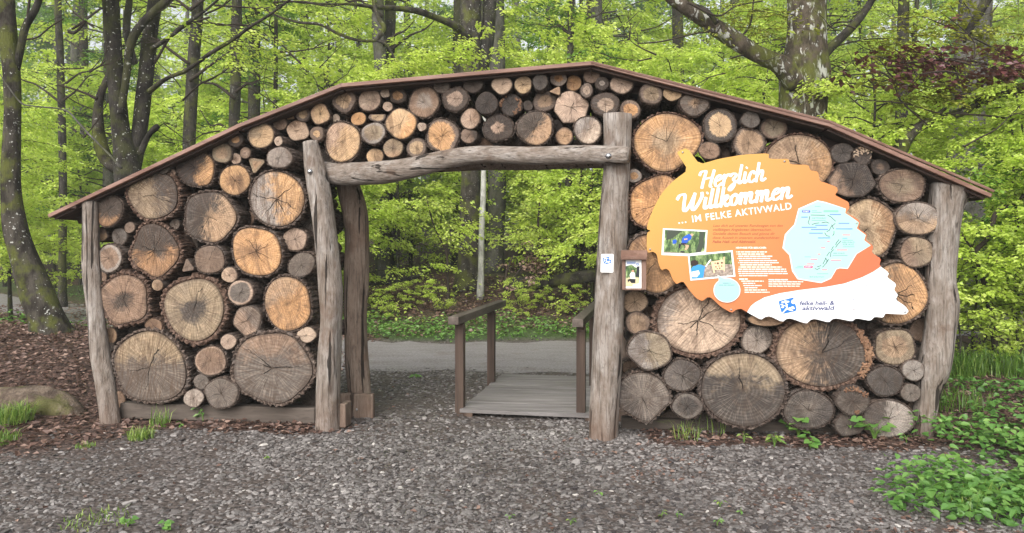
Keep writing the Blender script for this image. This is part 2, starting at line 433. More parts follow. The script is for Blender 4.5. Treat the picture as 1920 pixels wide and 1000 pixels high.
m, b = new_mat("ground_soil")
p = coord(); lit = attr('lit'); grn = attr('grn')
v1 = voro(vmul(p, (1, 1.0, 1)), 26, 'F1', 'Color'); vd = voro(p, 26); n = noise(p, 3, 4); nf = noise(p, 60, 3)
vr = sep(v1)[0]
gcol = ramp(vr, [(0.0, (0.03, 0.026, 0.024)), (0.5, (0.105, 0.09, 0.084)), (1.0, (0.20, 0.18, 0.172))])
dirt = mix(nf, (0.055, 0.043, 0.037), (0.115, 0.093, 0.082))
g = mix(clamp(step(0.40, 0.62, n) * 0.6 + step(0.3, 0.5, vd) * 0.5), gcol, dirt)
lcol = ramp(vr, [(0.0, (0.028, 0.015, 0.011)), (0.6, (0.075, 0.042, 0.032)), (1.0, (0.15, 0.09, 0.07))])
col = mix(lit, g, mix(nf * 0.5, lcol, (0.035, 0.024, 0.018)))
col = mix(grn * 0.7, col, mix(nf, (0.03, 0.06, 0.012), (0.08, 0.16, 0.03)))
finish(b, col, 0.85, bump(vd * -1.0 + nf * 0.3, 0.8, 0.03), 0.25)
MGROUND = m
g_ = MB().add(np.stack([gx, gy, gz], -1).reshape(-1, 3), GF)
ground = g_.build("ground", MGROUND, smooth=True); tag(ground, kind="structure")
for nm, fn in (("lit", litter), ("grn", greenery)):
    a = ground.data.attributes.new(nm, 'FLOAT', 'POINT'); a.data.foreach_set("value", fn(gx, gy).ravel().astype(np.float32))

m, b = new_mat("road_surface")
p = coord(); n = noise(p, 2.2, 4); nf = noise(p, 90, 3); n3 = noise(vmul(p, (0.25, 1, 1)), 5, 3)
col = mix(step(0.4, 0.65, n3), (0.235, 0.215, 0.22), (0.185, 0.165, 0.165)); col = mix(nf * 0.5, col, (0.12, 0.105, 0.105))
col = mix(step(0.62, 0.68, voro(p, 34) * 1.2) * 0.25, col, (0.4, 0.38, 0.38)); col = mix(step(0.56, 0.7, n) * 0.4, col, (0.15, 0.115, 0.10))
finish(b, col, 0.75, bump(nf + n, 0.6, 0.02), 0.3)
MROAD = m
rx = np.linspace(-30, 30, 241); rt = np.linspace(-1, 1, 17)
RX, RT = np.meshgrid(rx, rt, indexing='ij')
RY = road_c(RX) + RT * (road_h(RX) + 0.10 * np.sin(RX * 5.1 + RT * 4) + 0.05 * np.sin(RX * 13))
RZ = zt(RX, RY) + 0.004 + 0.02 * (1 - RT ** 2)
i, j = np.meshgrid(np.arange(240), np.arange(16), indexing='ij')
RF = np.stack([i * 17 + j, (i + 1) * 17 + j, (i + 1) * 17 + j + 1, i * 17 + j + 1], -1).reshape(-1, 4)
tag(MB().add(np.stack([RX, RY, RZ], -1).reshape(-1, 3), RF).build("road", MROAD, smooth=True), kind="structure")

# ------------------------------------------------------------------ the timber gateway
GW = thing("wooden_gateway", "weathered timber gateway frame with a shallow brown gabled board roof holding stacked logs", "gateway", tuple(P(900, 810, 0.3)))
def post_px(rows, d, mat, seed, seg=28, rough=0.12):
    pts = [P(x, y, d) for x, y, w in rows]; rad = [w * S(x, d) / 2 for x, y, w in rows]
    pts[-1] = pts[-1] - UV_ * 0.12                    # goes into the ground
    V, Fa = tube(pts, rad, seg, 6, rough, seed)
    return MB().add(V, Fa).build("post", mat, GW, smooth=True)
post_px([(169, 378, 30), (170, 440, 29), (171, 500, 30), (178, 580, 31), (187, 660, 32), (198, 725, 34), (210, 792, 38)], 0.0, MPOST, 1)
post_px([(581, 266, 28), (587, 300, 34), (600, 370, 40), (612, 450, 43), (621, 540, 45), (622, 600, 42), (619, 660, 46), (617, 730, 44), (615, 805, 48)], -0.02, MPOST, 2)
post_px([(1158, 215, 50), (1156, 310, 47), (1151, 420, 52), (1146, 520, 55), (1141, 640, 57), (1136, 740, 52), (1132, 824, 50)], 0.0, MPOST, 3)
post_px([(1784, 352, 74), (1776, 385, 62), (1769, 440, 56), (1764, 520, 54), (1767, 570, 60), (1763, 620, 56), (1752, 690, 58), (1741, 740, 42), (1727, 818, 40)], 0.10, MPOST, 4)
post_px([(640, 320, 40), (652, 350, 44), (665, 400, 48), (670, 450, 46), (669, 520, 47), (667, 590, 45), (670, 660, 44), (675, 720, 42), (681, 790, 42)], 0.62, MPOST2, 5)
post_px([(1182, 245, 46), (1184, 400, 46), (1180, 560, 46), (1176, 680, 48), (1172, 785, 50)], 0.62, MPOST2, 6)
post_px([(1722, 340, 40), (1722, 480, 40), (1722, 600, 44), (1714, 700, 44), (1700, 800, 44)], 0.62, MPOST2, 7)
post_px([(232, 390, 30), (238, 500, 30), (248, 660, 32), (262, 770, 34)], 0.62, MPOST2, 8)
def beam_px(rows, d0, d1, mat, seed, name, rough=0.10, seg=18, ell=None):
    n = len(rows); pts = []; rad = []
    for k, (x, y, w) in enumerate(rows):
        d = d0 + (d1 - d0) * k / (n - 1)
        pts.append(P(x, y, d)); rad.append(w * S(x, d) / 2)
    V, Fa = tube(pts, rad, seg, 6, rough, seed)
    return MB().add(V, Fa).build(name, mat, GW, smooth=True)
lint = beam_px([(606, 324, 38), (650, 327, 42), (720, 324, 42), (770, 315, 38), (830, 301, 36), (900, 291, 34), (1000, 293, 34), (1090, 292, 34), (1150, 292, 33), (1179, 292, 31)], 0.14, -0.19, MLINT, 11, "lintel", .13)
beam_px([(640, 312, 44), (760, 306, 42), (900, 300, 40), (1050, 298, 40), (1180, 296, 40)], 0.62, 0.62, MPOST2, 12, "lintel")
# bolts
def bolt(px, py, d, r=0.022, mat=None, parent=GW):
    c = P(px, py, d); B = MB(); k = 12
    th = np.linspace(0, 2 * np.pi, k, endpoint=False)
    V = [c + r * (np.cos(t) * RV + np.sin(t) * UV_) for t in th] + [c + r * .8 * (np.cos(t) * RV + np.sin(t) * UV_) - NV * r * .5 for t in th] + [c - NV * r * .75]
    Fa = [(a, (a + 1) % k, k + (a + 1) % k, k + a) for a in range(k)] + [(k + a, k + (a + 1) % k, 2 * k) for a in range(k)]
    return B.add(V, Fa).build("bolt", mat or MSTEEL, parent, smooth=True)
bolt(581, 322, -0.112, 0.024); bolt(1141, 293, -0.288, 0.026); 
# foot beams and the cross plate beside the gate
WR = np.column_stack([RV, NV, UV_])
def wbox(px0, px1, py0, py1, d0, d1, mat, name, jit=0.0, parent=GW, tint=0.5):
    a = P(px0, py0, d0); c = P(px1, py1, d0)
    L = np.linalg.norm((c - a)[:2]) / 2; H = abs(a[2] - c[2]) / 2
    ctr = (a + c) / 2 + NV * (d1 - d0) / 2
    o = MB().box(ctr, (L, (d1 - d0) / 2, H), WR, tint=tint).build(name, mat, parent)
    bev = o.modifiers.new("edge", 'BEVEL'); bev.width = min(0.012, H * .3, L * .3); bev.segments = 2
    return o
wbox(224, 590, 756, 796, 0.07, 0.19, MBEAM, "foot_beam")
wbox(1165, 1700, 784, 826, 0.28, 0.40, MBEAM, "foot_beam")
wbox(224, 600, 744, 784, 0.55, 0.67, MBEAM, "foot_beam"); wbox(1190, 1700, 770, 810, 0.55, 0.67, MBEAM, "foot_beam")
wbox(636, 699, 738, 790, 0.40, 0.47, MPOST2, "cross_plate"); wbox(632, 648, 757, 803, -0.02, 0.14, MPOST2, "foot_block")
bolt(656, 758, 0.40, 0.02, MDARKSTEEL); bolt(669, 768, 0.40, 0.011)
# roof: three runs of boards; each run lies along the slope, boards follow each other towards the back
def roof_run(p0, p1, th=0.028, n_boards=6, d0=-0.10, d1=0.98, lift=0.0, ext0=0.0, ext1=0.0):
    a = P(p0[0], p0[1], d0); c = P(p1[0], p1[1], d0)
    ax = (c - a) / np.linalg.norm(c - a); a = a - ax * ext0; c = c + ax * ext1
    up = np.cross(NV, ax); up = up if up[2] > 0 else -up
    R = np.column_stack([ax, NV, up]); L = np.linalg.norm(c - a) / 2
    w = (d1 - d0) / n_boards
    rt = bpy.data.objects.new("roof", None); COL.objects.link(rt); rt.parent = GW; ORG[rt.name] = ORG[GW.name]
    for k in range(n_boards):
        lap = 0.010 * (k % 2) + lift + random.uniform(-.001, .001)
        ctr = (a + c) / 2 + NV * (w * (k + .5)) - up * (th / 2 - lap)
        o = MB().box(ctr, (L - 0.003 * (k % 2), w / 2 + (0.012 if k % 2 else -0.004), th / 2), R, tint=random.random()).build("roof_board", MROOF, rt)
        bev = o.modifiers.new("edge", 'BEVEL'); bev.width = 0.004; bev.segments = 2
    # soffit and rafters under the boards
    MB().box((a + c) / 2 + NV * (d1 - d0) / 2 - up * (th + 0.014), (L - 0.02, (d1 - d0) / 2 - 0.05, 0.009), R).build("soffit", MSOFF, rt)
    return a, c, up, R, L, rt
ROOFS = []
for p0, p1, th in (((88, 402), (442, 234), .034), ((441, 234), (640, 155.5), .034), ((639, 156), (1110, 114), .034), ((1109, 114), (1556, 230), .032), ((1555, 229.5), (1862, 364), .032)):
    ROOFS.append(roof_run(p0, p1, th))
# raised weather boards on the right slope and the screw heads in them
for run, r0, r1 in ((3, 0.0, .55), (4, .55, 1.0)):
  a, c, up, R, L, rt = ROOFS[run]
  for k, (off, rise) in enumerate(((0.07, 0.034), (0.20, 0.066))):
    dv = R[:, 0] * 2 * L + up * rise * (r1 - r0); e = dv / np.linalg.norm(dv); un = np.cross(NV, e); un = un if un[2] > 0 else -un
    ctr = (a + c) / 2 + NV * off + up * (0.004 + rise * (r0 + r1) / 2 + .006 * k)
    tilt = np.column_stack([e, NV, un]) @ np.array(Matrix.Rotation(math.radians(13), 3, 'X'))
    o = MB().box(ctr, (L, 0.075, 0.010), tilt, tint=random.random()).build("weather_board", MROOF, rt)
    bev = o.modifiers.new("edge", 'BEVEL'); bev.width = 0.004; bev.segments = 2
  for t in ((0.45, 0.85) if run == 3 else (0.15, 0.5, 0.85)):
    for q in (0.0, 0.03):
        cc = a + (c - a) * (t + q * .4) + NV * (0.03 + q) + up * (0.014 + .034 * (r0 + (r1 - r0) * t))
        MB().box(cc, (0.005, 0.005, 0.005), R).build("screw", MSTEEL, rt)
# rafters, purlins: dark squared timbers under the boards
for (a, c, up, R, L, rt), cnt in zip(ROOFS, range(5)):
    for dd in (0.30, 0.82):
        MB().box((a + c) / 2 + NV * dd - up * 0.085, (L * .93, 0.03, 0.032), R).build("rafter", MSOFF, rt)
cL = P(146, 386, -0.02); MB().box(cL, (0.035, 0.07, 0.028), WR).build("purlin", MSOFF, GW)
cR = P(1812, 366, 0.1); MB().box(cR, (0.025, 0.12, 0.03), WR).build("purlin", MSOFF, GW)

# ------------------------------------------------------------------ the stacked logs
PAL = dict(tan=(.44, .295, .185), orange=(.53, .30, .142), honey=(.53, .365, .215), grey=(.135, .114, .098), lgrey=(.31, .262, .225),
           brown=(.25, .165, .115), dark=(.042, .034, .03), black=(.022, .02, .021), pink=(.44, .315, .235), olive=(.31, .235, .155),
           cream=(.50, .375, .28), rust=(.33, .18, .09), char=(.055, .048, .044), ring=(.15, .11, .088))
# px py rx ry | colour | second colour and how it lies: side(angle,offset) ring(radius) core(radius) | bark | look | short name
LOGS = """
202 394 30 31|rust|dark side 75 -.3|thin|dark grey log end with an orange lower edge|
287 366 56 48|olive|char side 20 .15|thick|olive log end with a thick rim of bark|the olive thick-barked log
306 316 11 11|dark||thin|tiny dark log end|
321 326 9 9|pink||thin|tiny reddish log end|
320 303 12 9|grey||none|grey split wedge|
187 440 16 14|tan|brown side 90 .1|thin|small brown log end with one wide crack|
224 444 16 17|grey||thin|small grey log end|
243 427 11 11|brown||thin|small brown round log end|
205 485 27 27|brown|lgrey ring .75|mid|brown-grey log end|
290 470 50 54|rust|dark side 100 -.15|thick|brown log end with shaggy bark and a dark upper half|the shaggy-barked brown log
328 421 10 10|grey||none|tiny grey log end|
367 316 39 36|orange|black side 165 -.3|mid|log end half black and half orange|the half-black half-orange log
393 407 54 50|tan|char side 165 -.15|mid|large grey log end turning tan on its right|the grey log with tan right side
352 500 13 14|brown||none|small brown split piece|
416 287 20 20|tan|olive ring .6|thin|round tan log end|
442 262 15 15|orange|dark ring .5|mid|dark-ringed log end with an orange heart|
489 254 27 25|honey|olive side 135 .35|mid|cracked honey log end under the roof edge|
442 298 11 11|pink|brown core .4|thin|tiny pale log end with a brown heart|
460 287 11 11|brown|pink core .5|thin|tiny log end with a pink heart|
389 277 11 9|dark||none|dark split wedge|
480 308 18 17|tan|olive ring .6|none|tan wedge-shaped log end|
524 296 27 21|lgrey||mid|pale grey oval log end on a long bark stem|
522 265 9 9|cream||thin|tiny cream log end|
559 245 23 19|cream|brown side 110 .5|none|oval cream log end with a dark notch|
594 251 14 14|honey|ring ring .45|thin|small grey-ringed log end with a pale heart|
525 231 14 14|brown||thin|brown log end in the shade of the roof|
545 218 8 10|tan||none|small tan wedge|
568 214 14 15|honey|ring ring .6|thin|log end with a honey heart and a dark rim|
600 214 20 20|honey|tan ring .7|mid|rough-barked honey log end|
630 222 8 8|cream||none|tiny cream round log end|
440 338 32 30|orange|rust core .55|mid|orange-brown log end with a diagonal crack|the cracked orange-brown log
519 373 58 53|orange|lgrey side 195 .05|mid|large log end with a grey left third and orange right|the big grey-and-orange log
393 487 32 28|brown||mid|plain brown log end|
481 472 51 49|orange|rust core .22|mid|bright orange log end with a dark heart|the orange log with dark heart
553 449 25 23|pink||mid|pale pink log end on a long bark stem|
565 497 28 24|grey||mid|grey log end with a crossing crack|
430 516 16 15|cream||thin|small cream log end|
645 188 24 24|honey|ring ring .62|mid|dark-barked log end with a honey heart|the dark-barked honey-hearted log
693 188 23 22|cream|pink ring .7|mid|pinkish cream log end with thick pale rim|
722 175 9 9|cream||none|tiny cream log end under the roof|
746 180 16 15|orange|dark ring .6|thin|dark-ringed log end with orange heart|
727 200 10 9|cream|pink ring .5|none|tiny pink-ringed log end|
672 223 15 13|orange||thin|small orange log end with a long crack|
708 219 17 10|honey|ring ring .7|none|half-moon split log end|
700 250 24 22|olive|lgrey ring .75|mid|olive-grey log end with a wide diagonal crack|
642 266 39 37|honey|pink side 150 .25|mid|large pink-tan log end with dark bark|the large log at the lintel's left end
752 232 30 29|honey|orange side 315 .3|thin|round honey log end with saw marks|the round honey log
737 278 20 18|olive|tan side 270 .4|thin|olive-tan log end resting on the lintel|
703 294 17 16|honey||thin|small honey log end resting on the lintel|
781 278 19 19|honey|ring ring .72|thin|log end with a honey centre inside dark bark|
791 238 9 8|cream||none|tiny pale round log end|
830 255 33 34|orange|ring ring .82|mid|large honey-orange log end on the lintel|the honey-orange lintel log
795 192 31 30|brown|lgrey core .5|mid|mauve-brown log end with a notch in its bark|the mauve-brown log
828 162 16 14|dark||thin|dark grey log end touching the roof|
854 186 26 24|pink|dark ring .62|mid|black-barked log end with pinkish heart|the pink-hearted dark log
882 223 20 20|pink|brown side 20 .3|mid|pinkish brown log end|
879 255 17 15|brown|dark side 0 .2|mid|dull brown log end on the lintel|
887 158 20 17|dark||mid|sooty log end close under the roof|
912 194 21 21|black||none|plain black log end|the plain black log
941 160 19 18|cream||thin|pale cream log end with saw marks|
981 159 17 18|honey||mid|honey log end with one black crack|
958 197 23 20|black||thin|black log end edged with orange crust|the black crusted log
934 240 30 27|pink|black ring .42|mid|black log end with a pale heart|the black log with pale heart
990 198 10 10|dark||mid|tiny dark knobby log end|
1013 154 15 16|char||mid|charcoal log end near the ridge|
1022 190 23 20|tan|ring ring .66|thin|tan log end inside a wide dark ring|the tan dark-ringed log
1003 240 36 33|tan|char side 150 -.1|mid|log end half charcoal half tan|the half-charcoal half-tan log
1047 147 16 15|orange|lgrey ring .55|none|small pale-ringed log end with orange heart|
1043 171 12 9|tan||none|small tan wedge between logs|
1076 156 15 15|orange||thin|small glowing orange log end|
1071 202 33 31|pink||none|lopsided pinkish log end split by long cracks|the lopsided pinkish log
1100 170 12 15|cream|ring ring .6|mid|half-hidden cream log end|
1109 142 16 15|brown||thin|brown log end just under the ridge|
1129 157 13 13|lgrey|dark ring .4|thin|small grey log end with a pale spot|
1166 157 22 20|pink||thin|flat pinkish log end with level saw marks|
1135 196 26 23|cream|char ring .55|thin|charcoal-ringed log end with a pale cracked heart|the charcoal-ringed pale log
1181 206 21 19|orange|ring ring .68|mid|small log end with bright orange heart|
1102 244 28 26|cream|lgrey side 150 .2|mid|pale pinkish-grey log end|the pale pinkish-grey log
1058 256 17 17|tan|brown ring .8|thin|small tan log end near the lintel|
1221 176 22 20|olive|ring ring .68|thin|log end with an olive heart under the right roof|
1261 174 17 16|honey||none|honey log end with no bark under the right roof|
1302 194 27 25|grey|tan core .35|mid|grey-brown ringed log end under the right roof|the grey-brown ringed log
1250 266 61 58|orange|honey core .35|fine|very large orange log end behind the sign's stem|the very large orange log
1350 236 32 31|honey|char ring .66|thin|charcoal-ringed log end with honey heart|the charcoal-ringed honey log
1408 224 17 17|grey||thin|small grey log end under the right roof|
1451 240 25 21|olive|brown ring .7|thin|olive-brown log end under the right roof|
1330 283 20 17|brown||thin|plain brown log end above the sign|
1404 268 32 29|tan|ring ring .8|mid|tan log end with one forked crack above the sign|the tan forked-crack log
1189 330 14 13|orange|lgrey ring .55|none|small ringed log end beside the gate post|
1497 306 62 57|tan|orange side 330 .3|fine|very large tan log end above the sign|the very large tan log
1236 382 57 54|orange||fine|large orange log end cut off by the sign's left edge|the orange log beside the sign
1228 494 60 58|orange|rust side 80 .3|mid|large orange log end behind the leaflet box|the log behind the leaflet box
1580 287 21 19|char||thin|charcoal log end under the right roof|
1617 292 18 18|dark||mid|dark log end crusted with pale fungus|
1650 313 17 16|dark|brown core .4|mid|dark brown knotted log end|
1599 337 41 35|black|brown side 190 .55|none|large flat-sided black log end|the large black log
1692 348 43 34|brown|olive core .5|mid|broad brown log end under the right eave|the broad brown log
1721 410 40 32|tan|lgrey side 80 .1|thin|oval log end grey above and tan below|the grey-and-tan oval log
1719 473 33 29|olive|brown side 200 .2|mid|olive-brown log end with a dark star crack|
1627 428 54 57|honey|rust side 10 .35|mid|large rusty log end half covered by the sign|the rusty log half behind the sign
1679 552 59 61|orange|olive side 180 .2|mid|very large orange log end behind the sign's tip|the orange log behind the sign tip
1190 566 25 22|tan||thin|tan log end split by a crack under the leaflet box|
1196 606 24 21|tan|brown ring .75|thin|tan log end with two thin cracks|
1218 658 41 36|olive|lgrey side 190 0|thin|olive-grey log end with an upright crack|the olive-grey upright-cracked log
1309 601 85 70|cream|lgrey side 160 .7|thick|huge cream log end under the sign|the huge cream log
1437 600 33 12|tan||none|tan log end just below the sign edge|
1419 638 28 27|lgrey|char side 50 .3|thin|round pale grey log end with a dark stain|
1279 704 34 32|grey|char side 30 .1|mid|cracked grey log end|
1289 762 29 25|char|grey ring .7|mid|small charcoal log end low in the stack|
1204 746 53 50|grey|char side 200 .2|mid|grey log end with a pointed underside|the grey log with pointed underside
1393 731 81 72|char|olive side 85 .35|mid|huge charcoal log end with an olive top|the huge charcoal log
1540 662 91 70|tan|char side 0 -.18|thick|huge log end with a dark centre and crusted right edge|the huge dark-centred log
1678 651 41 34|tan|olive ring .6|mid|tan log end with many fine rays|the finely rayed tan log
1713 695 21 20|lgrey||thin|small pale grey log end beside the end post|
1660 715 34 29|char||mid|charcoal log end with a wide crack|
1708 737 18 17|grey||none|small grey log end beside the end post|
1599 752 31 27|char|dark core .6|thin|dark log end with a flaking brown top|
1516 769 49 37|char|grey core .4|mid|broad charcoal log end near the ground|the broad charcoal log
1665 786 46 38|lgrey|dark side 170 .15|thin|log end split into dark left and pale right|the dark-and-pale split log
1592 797 26 22|char||thin|dark log end half sunk behind the weeds|
232 562 54 51|brown|dark core .35|thick|dull brown log end with a thick ragged rim|the dull brown ragged log
295 535 11 11|tan||none|tiny tan log end|
207 629 14 14|tan||none|small tan log end beside the left post|
288 611 20 15|brown||thick|knobby brown log end|
364 580 66 64|olive|char core .42|thick|large ochre log end with a grey heart|the ochre log with grey heart
281 689 80 67|olive|grey side 280 -.25|mid|huge wide grey-brown log end low in the stack|the huge wide grey-brown log
395 677 32 30|brown|pink ring .85|mid|brown log end with slanting saw marks|
377 716 16 15|grey||mid|small grey log end in bark|
363 747 19 18|lgrey||none|pale grey log end close to the ground|
451 549 27 25|grey|pink ring .8|mid|brown-grey log end on a long bark stem|
463 602 30 28|pink|lgrey side 40 .1|thin|two-toned split log end|
539 570 50 52|orange|tan side 120 .3|mid|large bright honey-orange log end by the gate|the large bright orange log
428 641 16 16|pink||mid|small pinkish log end|
575 628 20 15|cream||mid|small cream oval log end|
510 690 82 69|grey|brown side 95 .42|mid|huge grey log end with a rusty top|the huge grey rusty-topped log
415 738 33 30|grey||thin|round grey log end with one zigzag crack|
"""
BARK = dict(none=(0.975, 0.012, 0), thin=(0.94, 0.02, 0), mid=(0.915, 0.045, 1), thick=(0.875, 0.06, 1), fine=(0.93, 0.04, 1))
LOGLIST = []
CUSTOM = {}
def outline(th, seed, px, py):
    g = np.random.default_rng(seed)
    R = np.ones_like(th)
    for k in range(2, 6): R += g.normal(0, 0.034 / (k - 1) ** .5) * np.cos(k * th + g.uniform(0, 6.28))
    key = (px, py)
    def flat(a, depth):      # a straight facet: cut the outline by a line at angle a
        dd = np.cos(th - math.radians(a)); lim = depth / np.maximum(dd, 1e-3)
        return np.where(dd > 0.05, np.minimum(R, lim), R)
    if key == (1204, 746): R = flat(238, .80); R = flat(318, .86)
    if key == (1071, 202): R = flat(60, .92); R = flat(-15, .93); R = flat(215, .9)
    if key == (1599, 337): R = flat(20, .86); R = flat(150, .9); R = flat(270, .92); R = flat(85, .95)
    if key == (708, 219): R = flat(90, .45)
    if key == (463, 602): R = flat(225, .85); R = flat(160, .88)
    if key == (559, 245): R = flat(20, .85)
    if key in ((320, 303), (389, 277), (480, 308), (545, 218), (1043, 171), (352, 500)):
        a0 = g.uniform(0, 120)
        for q in (0, 120, 240): R = flat(a0 + q, .62)
    if key == (1665, 786): R = flat(275, .93)
    if key == (1437, 600): pass
    return R
def make_log(px, py, rx, ry, pal, c2, bark, label, group, d=None, length=None, seed=None, yaw=None, cat="log"):
    seed = seed if seed is not None else int(px * 7 + py * 131)
    g = np.random.default_rng(seed)
    if d is None: d = g.uniform(-0.03, 0.05) if max(rx, ry) > 25 else g.uniform(-0.03, 0.11)
    c = P(px, py, d); s = S(px, d)
    big = max(rx, ry)
    n = 48 if big < 16 else (80 if big < 34 else 144)
    th = np.linspace(0, 2 * np.pi, n, endpoint=False)
    fr, amp, rag = BARK[bark]
    if bark == 'fine': nr = 34
    R = outline(th, seed, px, py)
    nrid = int(np.clip(big * 0.55, 9, 42))
    ridge = np.zeros(n)
    for q in range(4):
        f = nrid + g.integers(-nrid // 3, nrid // 3 + 1); ridge += np.abs(np.sin(f * th / 2 + g.uniform(0, 6.28)))
    ridge = ridge / 4 * 2 - 1.15
    ridge += g.normal(0, 0.35, n)
    RX_, RZ_ = rx * s * 1.03, ry * s * 1.03
    L = length if length is not None else (0.74 + g.uniform(-.05, .05)) - d
    yawr = g.normal(0, 0.035) if yaw is None else yaw
    ax = NV * math.cos(yawr) + RV * math.sin(yawr); pitch = g.normal(0, 0.02); ax = ax + UV_ * pitch; ax /= np.linalg.norm(ax)
    taper = g.uniform(0.93, 1.02)
    V = []; rings = []
    def ring(dep, k, amt, jit=0.0):
        prof = R * k * (1 + amt * ridge)
        dj = dep + jit * g.uniform(-1, 1, n)
        base = c + np.outer(np.cos(th) * RX_ * prof, RV) + np.outer(np.sin(th) * RZ_ * prof, UV_) + np.outer(dj, ax)
        V.append(base)
    deps = [0.012, 0.0, 0.02, 0.09, 0.2, 0.36, L]
    ring(0.022, fr * 0.985, 0)                       # inner rim, tucked behind the cut face
    ring(0.004, fr + (1 - fr) * .35, amp * .4, 0.010 * rag)
    ring(0.006 , fr + (1 - fr) * .8, amp * .8, 0.012 * rag)
    ring(0.022, 1.0, amp)
    for q, dep in enumerate((0.10, 0.2, 0.32, 0.46, L)):
        ridge = np.roll(ridge, g.integers(-1, 2)) * 0.9 + g.normal(0, .25, n)
        ring(dep, 1 + (taper - 1) * dep / max(L, .1), amp)
    m_ = len(V)
    i, j = np.meshgrid(np.arange(m_ - 1), np.arange(n), indexing='ij')
    Fq = np.stack([i * n + j, (i + 1) * n + j, (i + 1) * n + (j + 1) % n, i * n + (j + 1) % n], -1).reshape(-1, 4)
    faces = [tuple(f) for f in Fq] + [tuple((m_ - 1) * n + k for k in range(n - 1, -1, -1))]
    lg = MB(); lg.add(np.concatenate(V), faces)
    o = lg.build("log", [MBARK], None, origin=c, smooth=False); o.location = c; ORG[o.name] = tuple(c)
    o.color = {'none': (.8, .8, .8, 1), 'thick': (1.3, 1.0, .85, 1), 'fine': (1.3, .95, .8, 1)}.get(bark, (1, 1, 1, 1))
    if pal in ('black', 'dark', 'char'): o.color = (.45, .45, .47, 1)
    tag(o, label, cat, group)
    # the cut face
    FV = [c - ax * 0.004 * 1.0]; DV = [(0, 0, 0)]
    kk = (0.25, 0.5, 0.72, 0.9, 0.985, 1.0)
    for q, k in enumerate(kk):
        dep = 0.024 if q == len(kk) - 1 else -0.003 + 0.004 * (k > .9) + g.normal(0, 0.0008, n)
        dep = np.broadcast_to(dep, (n,))
        pr = R * fr * k * 1.0
        FV.append(c + np.outer(np.cos(th) * RX_ * pr, RV) + np.outer(np.sin(th) * RZ_ * pr, UV_) + np.outer(dep, ax))
        DV.append(np.column_stack([np.cos(th) * k, np.sin(th) * k, np.zeros(n)]))
    FV = np.vstack(FV); DV = np.vstack(DV)
    fl = [(0, 1 + (k + 1) % n, 1 + k) for k in range(n)]
    for q in range(len(kk) - 1):
        for k in range(n):
            a_, b_ = 1 + q * n + k, 1 + q * n + (k + 1) % n
            fl.append((a_, b_, b_ + n, a_ + n))
    fm = MB().add(FV, fl)
    f = fm.build("cut_face", [MF], o, smooth=False)
    at = f.data.attributes.new("disc", 'FLOAT_VECTOR', 'POINT'); at.data.foreach_set("vector", DV.ravel().astype(np.float32))
    hue = g.normal(0, .03); lum = g.normal(1, .08)
    v = lambda t: tuple(float(np.clip(x * lum * (1 + k_ * hue), .01, .8)) for x, k_ in zip(PAL[t], (1, 0, -1)))
    f.color = (*v(pal), 1)
    A = B = 0.0; Cc = 5.0; shp = 4.0; ang = 0.0; nzv = 0.5; sec = PAL['grey']
    if c2:
        w = c2.split(); sec = v(w[0])
        if w[1] == 'side': A = 1.0; ang = math.radians(float(w[2])); Cc = float(w[3]); shp = 2.3; nzv = 0.65
        if w[1] == 'ring': B = 1.0; Cc = float(w[2]); shp = 11.0; nzv = 0.22
        if w[1] == 'core': B = -1.0; Cc = -float(w[2]); shp = 3.5; nzv = 0.4
    f["sA"], f["sB"], f["sC"], f["sS"], f["sG"], f["sN"] = A, B, Cc, shp, ang, nzv
    f["c2"] = tuple(sec); f["crack"] = float(g.uniform(.6, 1.3)); f["ncrack"] = float(g.choice([.12, .25, .36, .5])); f["saw"] = float(g.uniform(0, .9) * (pal not in ('black', 'dark', 'char')))
    LOGLIST.append((px, py, rx, ry, o))
    return o, c, s, ax, g
def crust(o, px, py, rx, ry, c, s, a0, a1, r0, r1, n, col, seed=5, size=5):
    "flaking bits of bark or fungus standing on the rim"
    g = np.random.default_rng(seed); B = MB()
    for k in range(n):
        a = math.radians(g.uniform(a0, a1)); r = g.uniform(r0, r1)
        ctr = c + RV * math.cos(a) * rx * s * r + UV_ * math.sin(a) * ry * s * r - NV * g.uniform(0.002, 0.016)
        e = Matrix.Rotation(g.uniform(0, 6), 3, 'Y') @ Matrix.Rotation(g.uniform(-.8, .8), 3, 'X')
        hh = np.array([g.uniform(.5, 1.2), g.uniform(.3, .6), g.uniform(.25, .6)]) * size * s * .5
        V = np.array([[x, y, z] for x in (-1, 1) for y in (-1, 1) for z in (-1, 1)], float) * hh * g.uniform(.6, 1.15, (8, 3))
        V = V @ np.array(e).T @ WR.T
        B.add(V + ctr, [(0, 1, 3, 2), (4, 6, 7, 5), (0, 4, 5, 1), (2, 3, 7, 6), (0, 2, 6, 4), (1, 5, 7, 3)], tint=g.random())
    return B.build("bark_crust", col, o)
MCRUST = m_board("crust_bark", (0.17, 0.085, 0.05), (0.34, 0.20, 0.12), 0, 0.9)
MCRUSTP = m_board("crust_fungus", (0.25, 0.15, 0.09), (0.48, 0.36, 0.26), 0, 0.9)

